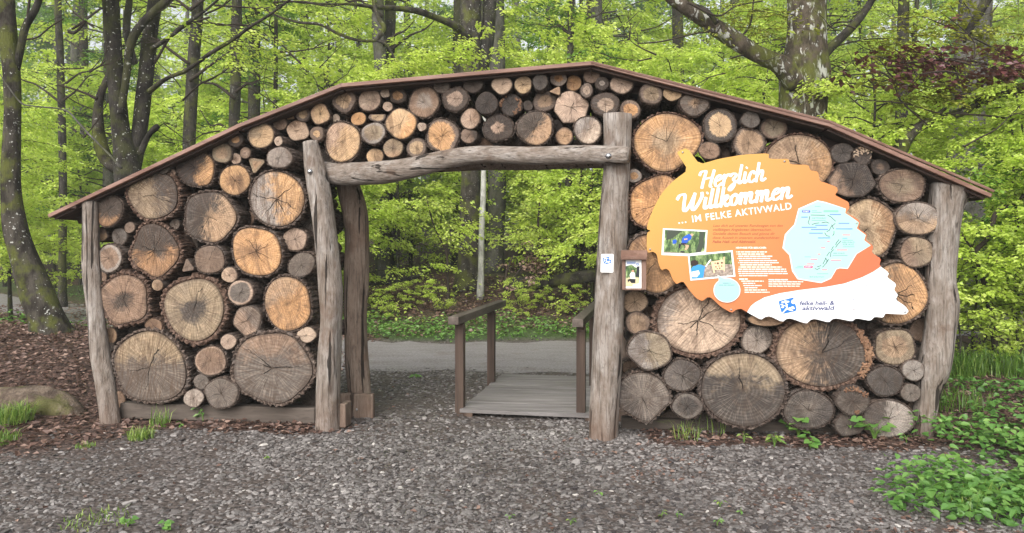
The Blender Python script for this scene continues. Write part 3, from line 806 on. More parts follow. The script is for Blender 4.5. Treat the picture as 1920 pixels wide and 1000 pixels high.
rows = [ln.split('|') for ln in LOGS.strip().splitlines()]
REFS = []
for r in rows:
    if r[5].strip(): REFS.append((*map(float, r[0].split()), r[5].strip()))
USED = set()
def where(dx, dy):
    a = math.degrees(math.atan2(-dy, dx)) % 360
    return ("right of", "above and right of", "above", "above and left of", "left of", "below and left of", "below", "below and right of")[int((a + 22.5) // 45) % 8]
def locate(look, px, py, rx, ry):
    c = sorted(REFS, key=lambda q: math.hypot(px - q[0], py - q[1]) - max(q[2], q[3]))
    for q in c:
        if (q[0], q[1]) == (px, py): continue
        if abs(math.hypot(px - q[0], py - q[1])) < 1: continue
        lab = f"{look} {where(px - q[0], py - q[1])} {q[4]}"
        if len(lab.split()) <= 16 and lab not in USED:
            USED.add(lab); return lab
    raise RuntimeError("no label for " + look)
GRP = "logs stacked in the gateway"
YAW = {(524, 296): .16, (553, 449): .10, (565, 497): .08, (451, 549): .08, (522, 265): .16, (575, 628): .12, (1330, 283): .22, (1189, 330): .12}
for r in rows:
    px, py, rx, ry = map(int, r[0].split())
    look = r[4].strip(); ref = r[5].strip()
    label = look if ref else locate(look, px, py, rx, ry)
    if ref: USED.add(label)
    res = make_log(px, py, rx, ry, r[1].strip(), r[2].strip(), r[3].strip(), label, GRP, yaw=YAW.get((px, py)))
    o, c, s, ax, g = res
    if (px, py) == (958, 197):
        crust(o, px, py, rx, ry, c, s, -80, 60, .62, .95, 34, MCRUST, 3); crust(o, px, py, rx, ry, c, s, 110, 190, .75, .95, 14, MCRUST, 4)
    if (px, py) == (1617, 292): crust(o, px, py, rx, ry, c, s, -20, 190, .2, .95, 34, MCRUSTP, 6, 5)
    if (px, py) == (1599, 752): crust(o, px, py, rx, ry, c, s, 20, 130, .72, .98, 34, MCRUST, 7); crust(o, px, py, rx, ry, c, s, 280, 300, .7, .9, 12, MCRUST, 8)
    if (px, py) == (1540, 662): crust(o, px, py, rx, ry, c, s, -38, 42, .86, 1.0, 110, MCRUST, 9, 8)
# recessed logs that fill the gaps between the big ends
def inside_stack(x, y):
    def roof_y(x):
        return np.interp(x, [88, 442, 640, 1110, 1556, 1862], [416, 247, 168, 128, 244, 384])
    if y < roof_y(x) + 9: return False
    if 185 < x < 590: return y < 752 and y > 262
    if 560 <= x < 1170 and y < 300: return y < np.interp(x, [600, 760, 830, 900, 1170], [308, 296, 282, 275, 276]) and x > 606 or (y < 262 and x <= 610)
    if 1176 < x < 1735: return y < 792 and y > 215
    return False
OUT = [(1215, 416), (1226, 389), (1262, 340), (1290, 319), (1312, 309), (1394, 290), (1442, 288), (1519, 320), (1569, 351), (1593, 389), (1609, 414), (1626, 441), (1652, 486), (1680, 533), (1704, 584), (1656, 596), (1554, 605), (1443, 593), (1390, 579), (1326, 558), (1268, 533), (1235, 496), (1212, 467)]
def in_poly(x, y, poly):
    c = False
    for (x0, y0), (x1, y1) in zip(poly, poly[1:] + poly[:1]):
        if (y0 > y) != (y1 > y) and x < (x1 - x0) * (y - y0) / (y1 - y0) + x0: c = not c
    return c
KEEP_OPEN = [(1190, 455, 20), (1240, 205, 8), (1388, 300, 9), (1336, 205, 8), (1205, 690, 8), (1566, 300, 6), (1655, 340, 6), (1150, 215, 30)]
gp = np.array([(x, y) for x in range(186, 1740, 5) for y in range(140, 796, 5) if inside_stack(x, y) and not in_poly(x, y, OUT)], float)
D = np.full(len(gp), 40.0)
for (px, py, rx, ry, o) in LOGLIST:
    q = np.hypot((gp[:, 0] - px) / rx, (gp[:, 1] - py) / ry)
    D = np.minimum(D, (q - 1) * (rx + ry) / 2)
D = np.minimum(D, np.where(gp[:, 0] < 600, gp[:, 0] - np.interp(gp[:, 1], [390, 790], [172, 208]), 99))
D = np.minimum(D, np.where((gp[:, 0] < 640) & (gp[:, 1] > 300), 622 - gp[:, 0], 99)); D = np.minimum(D, np.where((gp[:, 0] > 1120) & (gp[:, 1] > 290), gp[:, 0] - 1150, 99))
D = np.minimum(D, np.where(gp[:, 0] > 1400, np.interp(gp[:, 1], [350, 560, 800], [1772, 1765, 1730]) - gp[:, 0], 99))
for px, py, r in KEEP_OPEN: D = np.minimum(D, np.hypot(gp[:, 0] - px, gp[:, 1] - py) - r)
nfill = 0
while nfill < 110:
    k = int(np.argmax(D))
    if D[k] < 4.5: break
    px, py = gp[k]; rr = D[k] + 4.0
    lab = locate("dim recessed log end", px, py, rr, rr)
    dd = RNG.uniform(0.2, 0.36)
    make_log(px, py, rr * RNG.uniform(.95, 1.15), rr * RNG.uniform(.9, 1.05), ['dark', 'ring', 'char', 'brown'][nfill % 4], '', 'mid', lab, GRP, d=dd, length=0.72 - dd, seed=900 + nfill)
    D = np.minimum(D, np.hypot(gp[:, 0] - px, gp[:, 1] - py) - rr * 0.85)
    nfill += 1
# ------------------------------------------------------------------ leaf-shaped welcome sign
SD = -0.085
INK = {}
def ink(r, g, b_, rough=0.45):
    k = (r, g, b_)
    if k not in INK:
        lin = tuple(((c / 255 + .055) / 1.055) ** 2.4 if c > 10 else c / 255 / 12.92 for c in k)
        lin = tuple(min(.82, c) for c in lin)
        m_, bb = new_mat("print_ink"); n = noise(coord(), 12, 3)
        finish(bb, mix(n * 0.12, lin, tuple(c * .8 for c in lin)), rough, None, 0.35); INK[k] = m_
    return INK[k]
def chaikin(p, r=0.2):
    p = np.asarray(p, float); q = np.roll(p, -1, axis=0)
    return np.stack([p * (1 - r) + q * r, p * r + q * (1 - r)], 1).reshape(-1, 2)
def sheet(B, pts, lift=0.0, mi=0, thick=0.0, base=SD, tint=.5):
    V = [P(x, y, base - lift) for x, y in pts]; n = len(V)
    tri = tessellate_polygon([[Vector((x, -y, 0)) for x, y in pts]])
    B.add(V, [tuple(t) for t in tri], mi, tint)
    if thick:
        V2 = [v + NV * thick for v in V]
        B.add(V + V2, [(k, (k + 1) % n, n + (k + 1) % n, n + k) for k in range(n)], mi)
        B.add(V2, [tuple(t[::-1]) for t in tri], mi)
    return B
def stroke(B, pts, w, lift, mi=0, base=SD, closed=False):
    "flat ribbon of constant pixel width"
    p = np.asarray(pts, float)
    t = np.gradient(p, axis=0); t /= np.linalg.norm(t, axis=1)[:, None] + 1e-9
    nn = np.column_stack([-t[:, 1], t[:, 0]]) * w / 2
    n = len(p); V = [P(x, y, base - lift) for x, y in np.vstack([p + nn, p - nn])]
    B.add(V, [(k, k + 1, n + k + 1, n + k) for k in range(n - 1)], mi)
def rect(x, y, w, h, ang=0):
    a = math.radians(ang); c, s = math.cos(a), math.sin(a)
    return [(x + u * c + v * s, y - u * s + v * c) for u, v in ((0, 0), (w, 0), (w, h), (0, h))]
def text(B, body, x, y, cap, ang=0.0, shear=0.0, bold=0.0, lift=0.001, mi=0, width=None, align='LEFT', base=SD, spacing=1.0):
    cu = bpy.data.curves.new("t", 'FONT'); cu.body = body; cu.size = 1.0; cu.shear = shear; cu.offset = bold; cu.resolution_u = 3
    cu.space_character = spacing
    ob = bpy.data.objects.new("t", cu); COL.objects.link(ob)
    dg = bpy.context.evaluated_depsgraph_get()
    me = bpy.data.meshes.new_from_object(ob.evaluated_get(dg))
    co = np.zeros(len(me.vertices) * 3); me.vertices.foreach_get("co", co); co = co.reshape(-1, 3)
    k = cap / 0.70; kx = k
    if len(co) == 0: return
    if width: kx = width / (co[:, 0].max() - co[:, 0].min())
    X_ = (co[:, 0] - co[:, 0].min()) * kx; Y_ = co[:, 1] * k
    if align == 'CENTER': X_ -= X_.max() / 2
    a = math.radians(ang)
    px = x + X_ * math.cos(a) - Y_ * math.sin(a); py = y - X_ * math.sin(a) - Y_ * math.cos(a)
    V = [P(u, v, base - lift) for u, v in zip(px, py)]
    B.add(V, [tuple(f.vertices) for f in me.polygons], mi)
    bpy.data.objects.remove(ob); bpy.data.meshes.remove(me); bpy.data.curves.remove(cu)

SIGN = thing("welcome_sign", "orange leaf-shaped welcome sign with white script lettering and pale blue route map", "sign", tuple(P(1450, 450, SD)))
m, b = new_mat("sign_print")
x_, y_, z_ = sep(coord())
t = clamp((x_ * 0.62 - z_ * 0.80) * 0.52 + 0.47)
col = ramp(t, [(0.0, (.54, .335, .07)), (0.22, (.55, .265, .07)), (0.5, (.56, .195, .065)), (0.75, (.57, .145, .062)), (1.0, (.57, .125, .07))])
finish(b, col, 0.42, None, 0.4); MSIGN = m
OUTL = [(1269.5, 287), (1271, 284.5), (1288, 277), (1312, 308.5), (1348, 298), (1394, 290), (1442, 287.5), (1441, 297), (1450, 298.5), (1479, 298), (1480.5, 308.5), (1516, 309.5),
 (1519, 320), (1533.6, 322), (1537, 340), (1548, 343), (1569, 351), (1571, 358), (1565.6, 366), (1577, 372), (1591, 379), (1593, 389.5), (1586, 400), (1596, 404), (1609, 412), (1613, 418), (1608.5, 428), (1626, 440),
 (1622.5, 450), (1637.6, 461.5), (1634, 474), (1652, 485.5), (1648.5, 498), (1667, 512), (1663, 520), (1681, 533), (1676, 544), (1684, 553), (1679, 562), (1698, 575), (1704, 584), (1698, 590),
 (1673, 589), (1660, 588), (1656, 596), (1640, 594), (1632, 602), (1605, 597), (1598, 603), (1570, 597.5), (1562, 598), (1554, 605), (1527, 598), (1520, 600), (1512, 607.5), (1483, 597.5), (1475, 598), (1467, 604),
 (1443, 593), (1434, 595), (1427, 600), (1403, 587), (1390, 579), (1380, 581), (1372, 587), (1353, 576.6), (1333, 557.7), (1326, 557.7), (1317, 565), (1306, 560), (1292, 544), (1282, 529), (1276, 529), (1268.6, 533),
 (1262, 526), (1255, 508), (1249, 504), (1240, 507), (1235, 495.6), (1231, 476), (1223.6, 472), (1215.5, 474.5), (1212.5, 467), (1213, 437), (1220, 432.5), (1212.5, 430), (1215.5, 416), (1226, 389), (1241, 362), (1262, 339.5), (1290, 319)]
sheet(MB(), [tuple(q) for q in chaikin(OUTL, .16)], 0, thick=0.005).build("leaf_panel", MSIGN, SIGN)
WHITE = ink(232, 232, 235)
k0 = OUTL.index((1648.5, 498)); k1 = OUTL.index((1403, 587))
wf = [(1404, 580), (1408, 574), (1415, 568), (1433, 558), (1463, 550), (1500, 544), (1550, 538), (1583, 532), (1617, 520), (1637, 510)]
inset = [tuple(q) for q in chaikin(OUTL, .16)][2 * k0:2 * k1 + 1]
sheet(MB(), wf + inset, 0.0012).build("white_field", WHITE, SIGN)
# pale blue route map
MAPP = [(1533, 378), (1548, 381), (1586, 391.5), (1585, 400), (1594, 405.5), (1606, 414), (1610.5, 418), (1606.5, 428.5), (1623.5, 441), (1620.5, 450.5), (1633, 460.5), (1605, 476), (1588.6, 503), (1574, 502), (1568, 504), (1558, 521), (1540, 529), (1497, 522), (1487, 507), (1482, 478), (1469.5, 465), (1474, 440), (1491, 422), (1498.6, 393)]
mp_c = np.array(MAPP).mean(0)
sheet(MB(), [tuple(mp_c + (np.array(q) - mp_c) * (1.028 if q[0] < 1560 or q[1] > 470 else 1.0)) for q in MAPP], 0.0011).build("map_border", WHITE, SIGN)
rm = sheet(MB(), MAPP, 0.0022).build("route_map", ink(166, 212, 200), SIGN)
def mpx(x, y): return (1450 + x / 5.555, 370 + y / 5.555)
G = MB()
for ln in ([(390, 186), (540, 188)], [(565, 188), (600, 205), (650, 252)], [(380, 198), (372, 240), (362, 262), (376, 286)], [(402, 286), (440, 272), (478, 268)], [(502, 268), (550, 258), (582, 272)], [(606, 286), (628, 332)], [(646, 272), (600, 310), (584, 345), (555, 360)], [(534, 370), (556, 402), (588, 408)], [(632, 352), (632, 380), (618, 402)],
           [(684, 440), (655, 480), (650, 498)], [(705, 455), (672, 490), (648, 524)], [(626, 512), (604, 550)], [(628, 545), (600, 575), (594, 622)], [(586, 570), (556, 614)], [(550, 632), (530, 670), (516, 698)], [(578, 645), (548, 690), (512, 730)], [(498, 712), (456, 726)], [(486, 736), (458, 754), (432, 742)], [(540, 632), (560, 655), (552, 690)]):
    stroke(G, [mpx(*q) for q in ln], 1.15, 0.0032)
G.build("map_route", ink(60, 68, 82), SIGN)
for x, y, w in ((588, 180, 116), (290, 207, 70), (294, 313, 158), (436, 292, 130), (392, 336, 178), (372, 374, 144), (465, 424, 128), (678, 272, 115), (652, 330, 175)): sheet(MB(), rect(*mpx(x, y - 5), w / 5.555, 1.9), 0.0032).build("map_name", ink(105, 135, 215), SIGN)
sheet(MB(), rect(*mpx(720, 424), 9, 2.1), 0.0032).build("map_name", ink(120, 180, 225), SIGN)
for x, y, w in ((720, 394, 80), (660, 550, 112), (600, 657, 106), (560, 461, 28), (494, 528, 46), (462, 594, 30), (386, 648, 74), (350, 696, 75), (504, 757, 58)): sheet(MB(), rect(*mpx(x, y - 6), w / 5.555, 1.9), 0.0032).build("map_name", ink(215, 125, 150), SIGN)
def pill(x, y, w, h):
    return [(x + w / 2 + math.copysign(w / 2 - h / 2, math.cos(a)) + h / 2 * math.cos(a), y + h / 2 * math.sin(a)) for a in np.linspace(0, 2 * math.pi, 20, endpoint=False)]
def pill_tag(x, y, w, h, colr, body):
    px, py = mpx(x, y); sheet(MB(), pill(px, py, w / 5.555, h / 5.555), 0.0032).build("map_tag", ink(*colr), SIGN)
    if body:
        T_ = MB(); text(T_, body, px + 2.2, py + 1.5, 2.9, lift=0.0042, bold=0.02, width=w / 5.555 - 4.6); T_.build("lettering", WHITE, SIGN)
pill_tag(296, 148, 90, 28, (88, 98, 190), "START"); pill_tag(522, 146, 158, 22, (130, 205, 170), None); pill_tag(320, 726, 92, 28, (225, 70, 125), "START")
G = MB(); text(G, "AKTIVWALD", *mpx(404, 226), 3.0, lift=0.0032, width=26); text(G, "HEILWALD", *mpx(718, 478), 3.0, lift=0.0032, width=23); text(G, "FÜR ALLE", *mpx(726, 501), 3.0, lift=0.0032, width=20); text(G, "HEILWALD", *mpx(622, 592), 2.8, lift=0.0032, width=22)
text(G, "Bad Sobernheim", *mpx(380, 836), 2.6, lift=0.0032, width=27)
for x, y, w in ((400, 140, 55), (400, 156, 105), (400, 240, 146), (432, 93, 60), (720, 447, 110), (725, 515, 120), (618, 606, 155), (250, 718, 60), (228, 734, 85), (455, 796, 118), (325, 620, 65)):
    sheet(G, rect(*mpx(x, y), w / 5.555, 0.7), 0.0032)
G.build("lettering", ink(80, 110, 140), SIGN)
# script title: pen strokes with round ends, one mesh per word
GL = {
 'H': (1.35, [[(-.12, 1.22), (-.02, 1.5), (.22, 1.55), (.42, 1.5), (.34, .8), (.28, 0)], [(.34, .82), (.7, .86), (1.08, .9)], [(1.16, 1.55), (1.08, .8), (1.02, .12), (1.2, .02)]]),
 'W': (2.0, [[(-.28, 1.15), (-.15, 1.45), (.1, 1.55), (.32, 1.45), (.36, .7), (.42, .12), (.62, .05), (.9, .6), (1.1, 1.3)], [(1.14, 1.52), (1.1, .7), (1.12, .15), (1.3, .04), (1.6, .6), (1.78, 1.2), (1.72, 1.5)]]),
 'e': (.74, [[(.06, .48), (.42, .58), (.58, .78), (.44, 1), (.2, .88), (.08, .45), (.2, .08), (.44, .02), (.74, .26)]]),
 'r': (.68, [[(0, .72), (.14, .98), (.14, 0)], [(.15, .55), (.32, .9), (.52, .98), (.62, .84)]]),
 'z': (.74, [[(0, .8), (.2, 1), (.46, .94), (.5, .74), (.3, .48), (.46, .3), (.46, -.15), (.22, -.52), (.06, -.38), (.24, -.08), (.74, .3)]]),
 'l': (.46, [[(.14, 1.72), (.12, .9), (.12, .2), (.24, .02), (.46, .22)]]),
 'i': (.46, [[(.13, 1.0), (.12, .2), (.24, .02), (.46, .22)], [(.17, 1.38), (.2, 1.42)]]),
 'c': (.68, [[(.56, .76), (.42, .99), (.2, .88), (.08, .45), (.2, .08), (.42, .02), (.68, .24)]]),
 'h': (.98, [[(.12, 1.72), (.12, .9), (.12, 0)], [(.13, .5), (.32, .9), (.5, .98), (.6, .8), (.58, .2), (.72, .02), (.98, .2)]]),
 'n': (.98, [[(0, .8), (.12, .98), (.12, 0)], [(.13, .5), (.32, .9), (.5, .98), (.6, .8), (.58, .2), (.72, .02), (.98, .2)]]),
 'm': (1.34, [[(0, .8), (.12, .98), (.12, 0)], [(.13, .5), (.3, .9), (.46, .96), (.53, .78), (.53, 0)], [(.54, .5), (.72, .92), (.88, .96), (.95, .78), (.94, .2), (1.08, .02), (1.34, .2)]]),
 'k': (.84, [[(.12, 1.72), (.12, .9), (.12, 0)], [(.14, .42), (.36, .86), (.54, .95), (.58, .74), (.38, .54), (.18, .5)], [(.34, .5), (.5, .12), (.64, .02), (.84, .22)]]),
 'o': (.78, [[(.36, .99), (.12, .8), (.08, .4), (.2, .06), (.44, .04), (.6, .35), (.58, .75), (.36, .99), (.42, .82), (.78, .72)]]),
}
def script(word, x, y, xh, ang, w, slant=.30, width=None, lift=0.001):
    B = MB(); tot = sum(GL[c_][0] for c_ in word); kx = (width / tot) if width else xh
    a = math.radians(ang); cx = 0
    for ci, c_ in enumerate(word):
        for si, st in enumerate(GL[c_][1]):
            p = catmull(np.array(st), 5)
            u = (cx + p[:, 0]) * kx + slant * p[:, 1] * xh; v = p[:, 1] * xh
            px = x + u * math.cos(a) - v * math.sin(a); py = y - u * math.sin(a) - v * math.cos(a)
            lf = lift + 0.00018 * ((ci * 3 + si) % 7)
            q = np.column_stack([px, py])
            if len(q) > 1:
                e0 = q[0] + (q[0] - q[1]) / (np.linalg.norm(q[0] - q[1]) + 1e-9) * w * .2; e1 = q[-1] + (q[-1] - q[-2]) / (np.linalg.norm(q[-1] - q[-2]) + 1e-9) * w * .2
                q = np.vstack([e0, q, e1])
            t = np.gradient(q, axis=0); t /= np.linalg.norm(t, axis=1)[:, None] + 1e-9
            wid = w / 2 * (0.48 + 0.56 * np.abs(t[:, 1])); wid[0] *= .7; wid[-1] *= .7
            nn = np.column_stack([-t[:, 1], t[:, 0]]) * wid[:, None]
            n = len(q); V = []
            for k in range(n):
                V.append(P(*(q[k] + nn[k]), SD - lf - 2e-5 * k)); V.append(P(*(q[k] - nn[k]), SD - lf - 2e-5 * k))
            B.add(V, [(2 * k, 2 * k + 1, 2 * k + 3, 2 * k + 2) for k in range(n - 1)])
        cx += GL[c_][0]
    return B
script("Herzlich", 1310, 354, 20, 7.0, 5.4, width=126).build("lettering", WHITE, SIGN)
script("Willkommen", 1272, 398, 20.5, 7.2, 6.0, width=214).build("lettering", WHITE, SIGN)
G = MB(); text(G, "IM FELKE AKTIVWALD", 1298.5, 417, 12.6, 7.6, bold=0.016, width=188, spacing=1.12); 
for k in range(3): sheet(G, pill(1272 + 6 * k, 418.5 - .8 * k, 3.2, 3.0), 0.001)
G.build("lettering", WHITE, SIGN)
G = MB()
for k, ln in enumerate(("Lass dich auf unseren Rundwegen von den", "vielfältigen Angeboten überraschen.", "Genieße deinen Besuch und gönne dir", "diese Auszeit in unserem wunderschönen", "Felke Heil- und Aktivwald.")):
    text(G, ln, 1337 - k * .3, 425.5 + 7.55 * k, 4.6, 0.0, shear=.3, bold=0.012 if k < 4 else .03, width=(131, 110, 117, 125, 81)[k])
G.build("lettering", ink(165, 88, 60), SIGN)
G = MB(); text(G, "HINWEISE FÜR BESUCHER:", 1380, 466.5, 3.3, 0, bold=.03, width=57)
rb = np.random.default_rng(3)
for k, (x0, x1) in enumerate(((1380, 1438), (1381, 1433), (1381, 1448), (1382, 1444), (1383, 1457), (1384, 1460), (1385, 1447), (1385, 1466), (1384, 1474), (1384, 1475), (1385, 1477), (1386, 1440))):
    y = 471.7 + 4.05 * k; x = x0 + (3 if k < 8 else 0)
    if k in (0, 1, 3, 5, 7): sheet(G, pill(x0, y + .9, 1.8, 1.8), 0.001)
    while x < x1:
        w = min(rb.uniform(4, 13), x1 - x); sheet(G, rect(x, y, w, 1.85), 0.001); x += w + 1.1
for k, (x0, x1) in enumerate(((1386, 1402), (1390, 1432), (1393, 1416), (1394, 1428), (1396, 1420), (1396, 1438), (1396, 1443))):
    y = 522.4 + 4.15 * k; x = x0
    while x < x1:
        w = min(rb.uniform(4, 12), x1 - x); sheet(G, rect(x, y, w, 1.7 if k else 2.2), 0.001); x += w + 1.0
for k, (x0, x1) in enumerate(((1441, 1477), (1441, 1506), (1441, 1501), (1441, 1500))):
    y = 523.6 + 4.1 * k; x = x0
    while x < x1:
        w = min(rb.uniform(5, 12), x1 - x); sheet(G, rect(x, y, w, 1.7 if k else 2.2, -1.5), 0.001); x += w + 1.0
G.build("lettering", ink(255, 240, 228), SIGN)
# two photographs printed on the sign
m, b = new_mat("printed_forest"); p = coord(); n = noise(vmul(p, (1, 1, .45)), 34, 4, .65); n2 = noise(p, 16, 3)
col = ramp(n, [(.3, (.02, .035, .02)), (.46, (.07, .13, .045)), (.58, (.25, .36, .13)), (.72, (.55, .62, .38))]); col = mix(step(.5, .62, n2) * .4, col, (.05, .09, .05)); finish(b, col, .4)
MPF = m
m, b = new_mat("printed_ground"); n = noise(coord(), 50, 4, .65); finish(b, ramp(n, [(.3, (.12, .09, .07)), (.55, (.35, .28, .23)), (.75, (.6, .52, .46))]), .4); MPG = m
def c5(x, y): return (1220 + x / 5.557, 420 + y / 5.557)
ph = sheet(MB(), [c5(128, 46), c5(592, 66), c5(576, 300), c5(388, 335), c5(112, 325)], 0.0012).build("photo_print", WHITE, SIGN)
sheet(MB(), [c5(148, 62), c5(574, 82), c5(560, 288), c5(400, 310), c5(134, 296)], 0.0022).build("picture", MPF, ph)
sheet(MB(), [c5(134, 290), c5(400, 306), c5(400, 311), c5(134, 300)], 0.0026).build("picture_ground", MPG, ph)
G = MB(); sheet(G, [c5(512, 82), c5(560, 84), c5(552, 230), c5(520, 295), c5(470, 296), c5(500, 200)], 0.003); sheet(G, [c5(180, 64), c5(330, 72), c5(230, 150), c5(160, 170)], 0.003); G.build("picture_trunk", ink(62, 70, 58), ph)
G = MB(); sheet(G, [c5(350, 130), c5(400, 104), c5(428, 122), c5(420, 160), c5(392, 178), c5(380, 200), c5(320, 200), c5(330, 150)], 0.0036); sheet(G, [c5(228, 172), c5(258, 160), c5(274, 180), c5(262, 205), c5(230, 208)], 0.0036); G.build("picture_shirt", ink(38, 88, 190), ph)
G = MB(); sheet(G, [c5(318, 198), c5(372, 200), c5(368, 226), c5(310, 215)], 0.0042); sheet(G, [c5(296, 205), c5(316, 212), c5(306, 250), c5(288, 260)], 0.0042); sheet(G, [c5(310, 282), c5(355, 285), c5(350, 300), c5(310, 298)], 0.0042); G.build("picture_shorts", ink(38, 34, 52), ph)
G = MB(); sheet(G, [c5(410, 112), c5(432, 100), c5(448, 112), c5(432, 132)], 0.0042); sheet(G, [c5(350, 212), c5(400, 225), c5(390, 255), c5(366, 275), c5(352, 262), c5(368, 240)], 0.0042); sheet(G, [c5(345, 155), c5(380, 150), c5(384, 162), c5(350, 170)], 0.0046); G.build("picture_skin", ink(205, 165, 135), ph)
ph = sheet(MB(), [c5(386, 318), c5(854, 275), c5(884, 550), c5(414, 592)], 0.005).build("photo_print", WHITE, SIGN)
sheet(MB(), [c5(404, 336), c5(836, 294), c5(864, 534), c5(430, 572)], 0.006).build("picture", MPF, ph)
sheet(MB(), [c5(520, 430), c5(852, 420), c5(864, 534), c5(540, 562)], 0.0066).build("picture_ground", MPG, ph)
G = MB(); sheet(G, [c5(640, 392), c5(756, 372), c5(762, 478), c5(668, 480)], 0.0072); sheet(G, [c5(626, 395), c5(642, 388), c5(672, 510), c5(656, 516)], 0.0078); sheet(G, [c5(758, 345), c5(770, 342), c5(774, 494), c5(762, 496)], 0.0078); G.build("picture_board", ink(232, 196, 158), ph)
G = MB()
for x, y, r in ((672, 410, 7), (700, 412, 12), (742, 406, 11), (680, 448, 8), (712, 440, 6), (740, 440, 8), (720, 462, 8), (694, 466, 6)): sheet(G, [c5(x + r * math.cos(a), y + r * math.sin(a)) for a in np.linspace(0, 6.28, 10, endpoint=False)], 0.0080)
G.build("picture_hole", ink(95, 66, 46), ph)
sheet(MB(), [c5(420, 470), c5(455, 432), c5(520, 425), c5(570, 445), c5(560, 480), c5(548, 562), c5(430, 572)], 0.0084).build("picture_shirt", ink(60, 145, 215), ph)
G = MB(); sheet(G, [c5(426, 500), c5(500, 484), c5(512, 520), c5(480, 556), c5(432, 552)], 0.0088); G.build("picture_sleeve", ink(232, 232, 236), ph); G = MB(); sheet(G, [c5(566, 446), c5(606, 385), c5(626, 366), c5(632, 380), c5(600, 420), c5(580, 446)], 0.0088); G.build("picture_sleeve", ink(232, 232, 236), ph)
sheet(MB(), [c5(414, 420), c5(420, 388), c5(460, 372), c5(492, 390), c5(500, 415), c5(470, 436), c5(432, 440)], 0.0092).build("picture_hair", ink(50, 36, 32), ph)
# speech bubble
bub = [c5(795 + 134 * math.cos(a), 692 + 122 * math.sin(a)) for a in np.linspace(-1.75, 4.05, 40)] + [c5(712, 575), c5(700, 540)]
sheet(MB(), [tuple((np.array(q) - c5(795, 690)) * 1.05 + c5(795, 690)) for q in bub], 0.0094).build("bubble_border", WHITE, SIGN)
sp = sheet(MB(), bub, 0.0104).build("speech_bubble", ink(160, 208, 194), SIGN)
G = MB()
for x, y, w in ((752, 614, 62), (820, 614, 14), (712, 634, 44), (762, 634, 30), (798, 634, 76)): sheet(G, rect(*c5(x, y), w / 5.557, 1.5), 0.0114)
G.build("lettering", ink(120, 150, 175), SIGN)
# emblem and lettering on the white field
def c6(x, y): return (1400 + x / 6, 480 + y / 6)
EMB = [(360, 520), (366, 508), (525, 468), (530, 492), (512, 492), (500, 510), (502, 530), (520, 542), (544, 538), (552, 556), (562, 596), (555, 616), (540, 624), (400, 656), (392, 640)]
LEAFS = [(408, 522, 20, 40), (436, 510, 18, -10), (462, 516, 20, -30), (396, 548, 17, 20), (404, 578, 18, -20), (452, 548, 14, 30), (486, 606, 18, -20), (508, 612, 16, 10), (516, 578, 20, -20), (528, 590, 16, 30), (484, 586, 14, 10)]
def emblem(parent, fx, lift, base, k=1.0):
    e = sheet(MB(), [fx(*q) for q in EMB], lift, base=base).build("emblem", ink(32, 112, 196), parent)
    G = MB()
    stroke(G, [fx(*q) for q in ((394, 656), (418, 628), (442, 600), (456, 575), (448, 545), (436, 525))], 2.4 * k, lift + .0008, base=base)
    stroke(G, [fx(*q) for q in ((430, 615), (470, 592), (520, 584))], 1.8 * k, lift + .0011, base=base); stroke(G, [fx(*q) for q in ((455, 572), (425, 560), (402, 565))], 1.4 * k, lift + .0014, base=base)
    for n_, (x, y, r, a) in enumerate(LEAFS):
        sheet(G, [fx(x + r * math.cos(t + math.radians(a)) * (1 if abs(math.cos(t)) > .5 else .6), y + r * .55 * math.sin(t + math.radians(a))) for t in np.linspace(0, 6.283, 8, endpoint=False)], lift + .0017 + .0002 * (n_ % 3), base=base)
    G.build("emblem_branch", WHITE, parent)
emblem(SIGN, c6, 0.0024, SD)
G = MB(); text(G, "felke heil- &", 1499.5, 572.5, 7.6, 0.6, shear=.15, bold=.028, width=65, lift=.0024); text(G, "aktivwald", 1504, 582, 7.6, 0.6, shear=.15, bold=.028, width=61, lift=.0024); G.build("lettering", ink(72, 78, 118), SIGN)
G = MB(); text(G, "Bad Sobernheim", 1599, 564.2, 3.2, 0, bold=.01, width=56, lift=.0024, spacing=1.3); text(G, "DIE FELKESTADT", 1611, 568.6, 2.6, 0, width=43, lift=.0024, spacing=1.3)
stroke(G, [c6(1255, 606), c6(1400, 610), c6(1525, 613)], .5, .0024); G.build("lettering", ink(120, 122, 150), SIGN)
G = MB()
for st in ([(1352, 318), (1345, 345), (1340, 372), (1340, 430)], [(1352, 318), (1358, 345), (1364, 372), (1364, 430)], [(1290, 385), (1305, 372), (1322, 385), (1330, 418)], [(1375, 372), (1395, 352), (1420, 372), (1412, 392), (1380, 392), (1375, 372)], [(1338, 430), (1420, 430)], [(1300, 400), (1318, 398)], [(1425, 412), (1475, 410), (1530, 412)], [(1230, 460), (1380, 462), (1530, 460)]):
    stroke(G, [c6(*q) for q in st], .85, .0024)
G.build("church_sketch", ink(135, 140, 180), SIGN)
sheet(MB(), [c6(1182, 612), c6(1192, 602), c6(1236, 592), c6(1232, 600), c6(1196, 608)], .0024).build("tree_mark", ink(95, 90, 95), SIGN)
for x, y in ((1280, 286), (1471, 303), (1219, 468), (1371, 581), (1606, 419), (1697, 585)): bolt(x, y, SD - .001, 0.009, MSTEEL, SIGN)

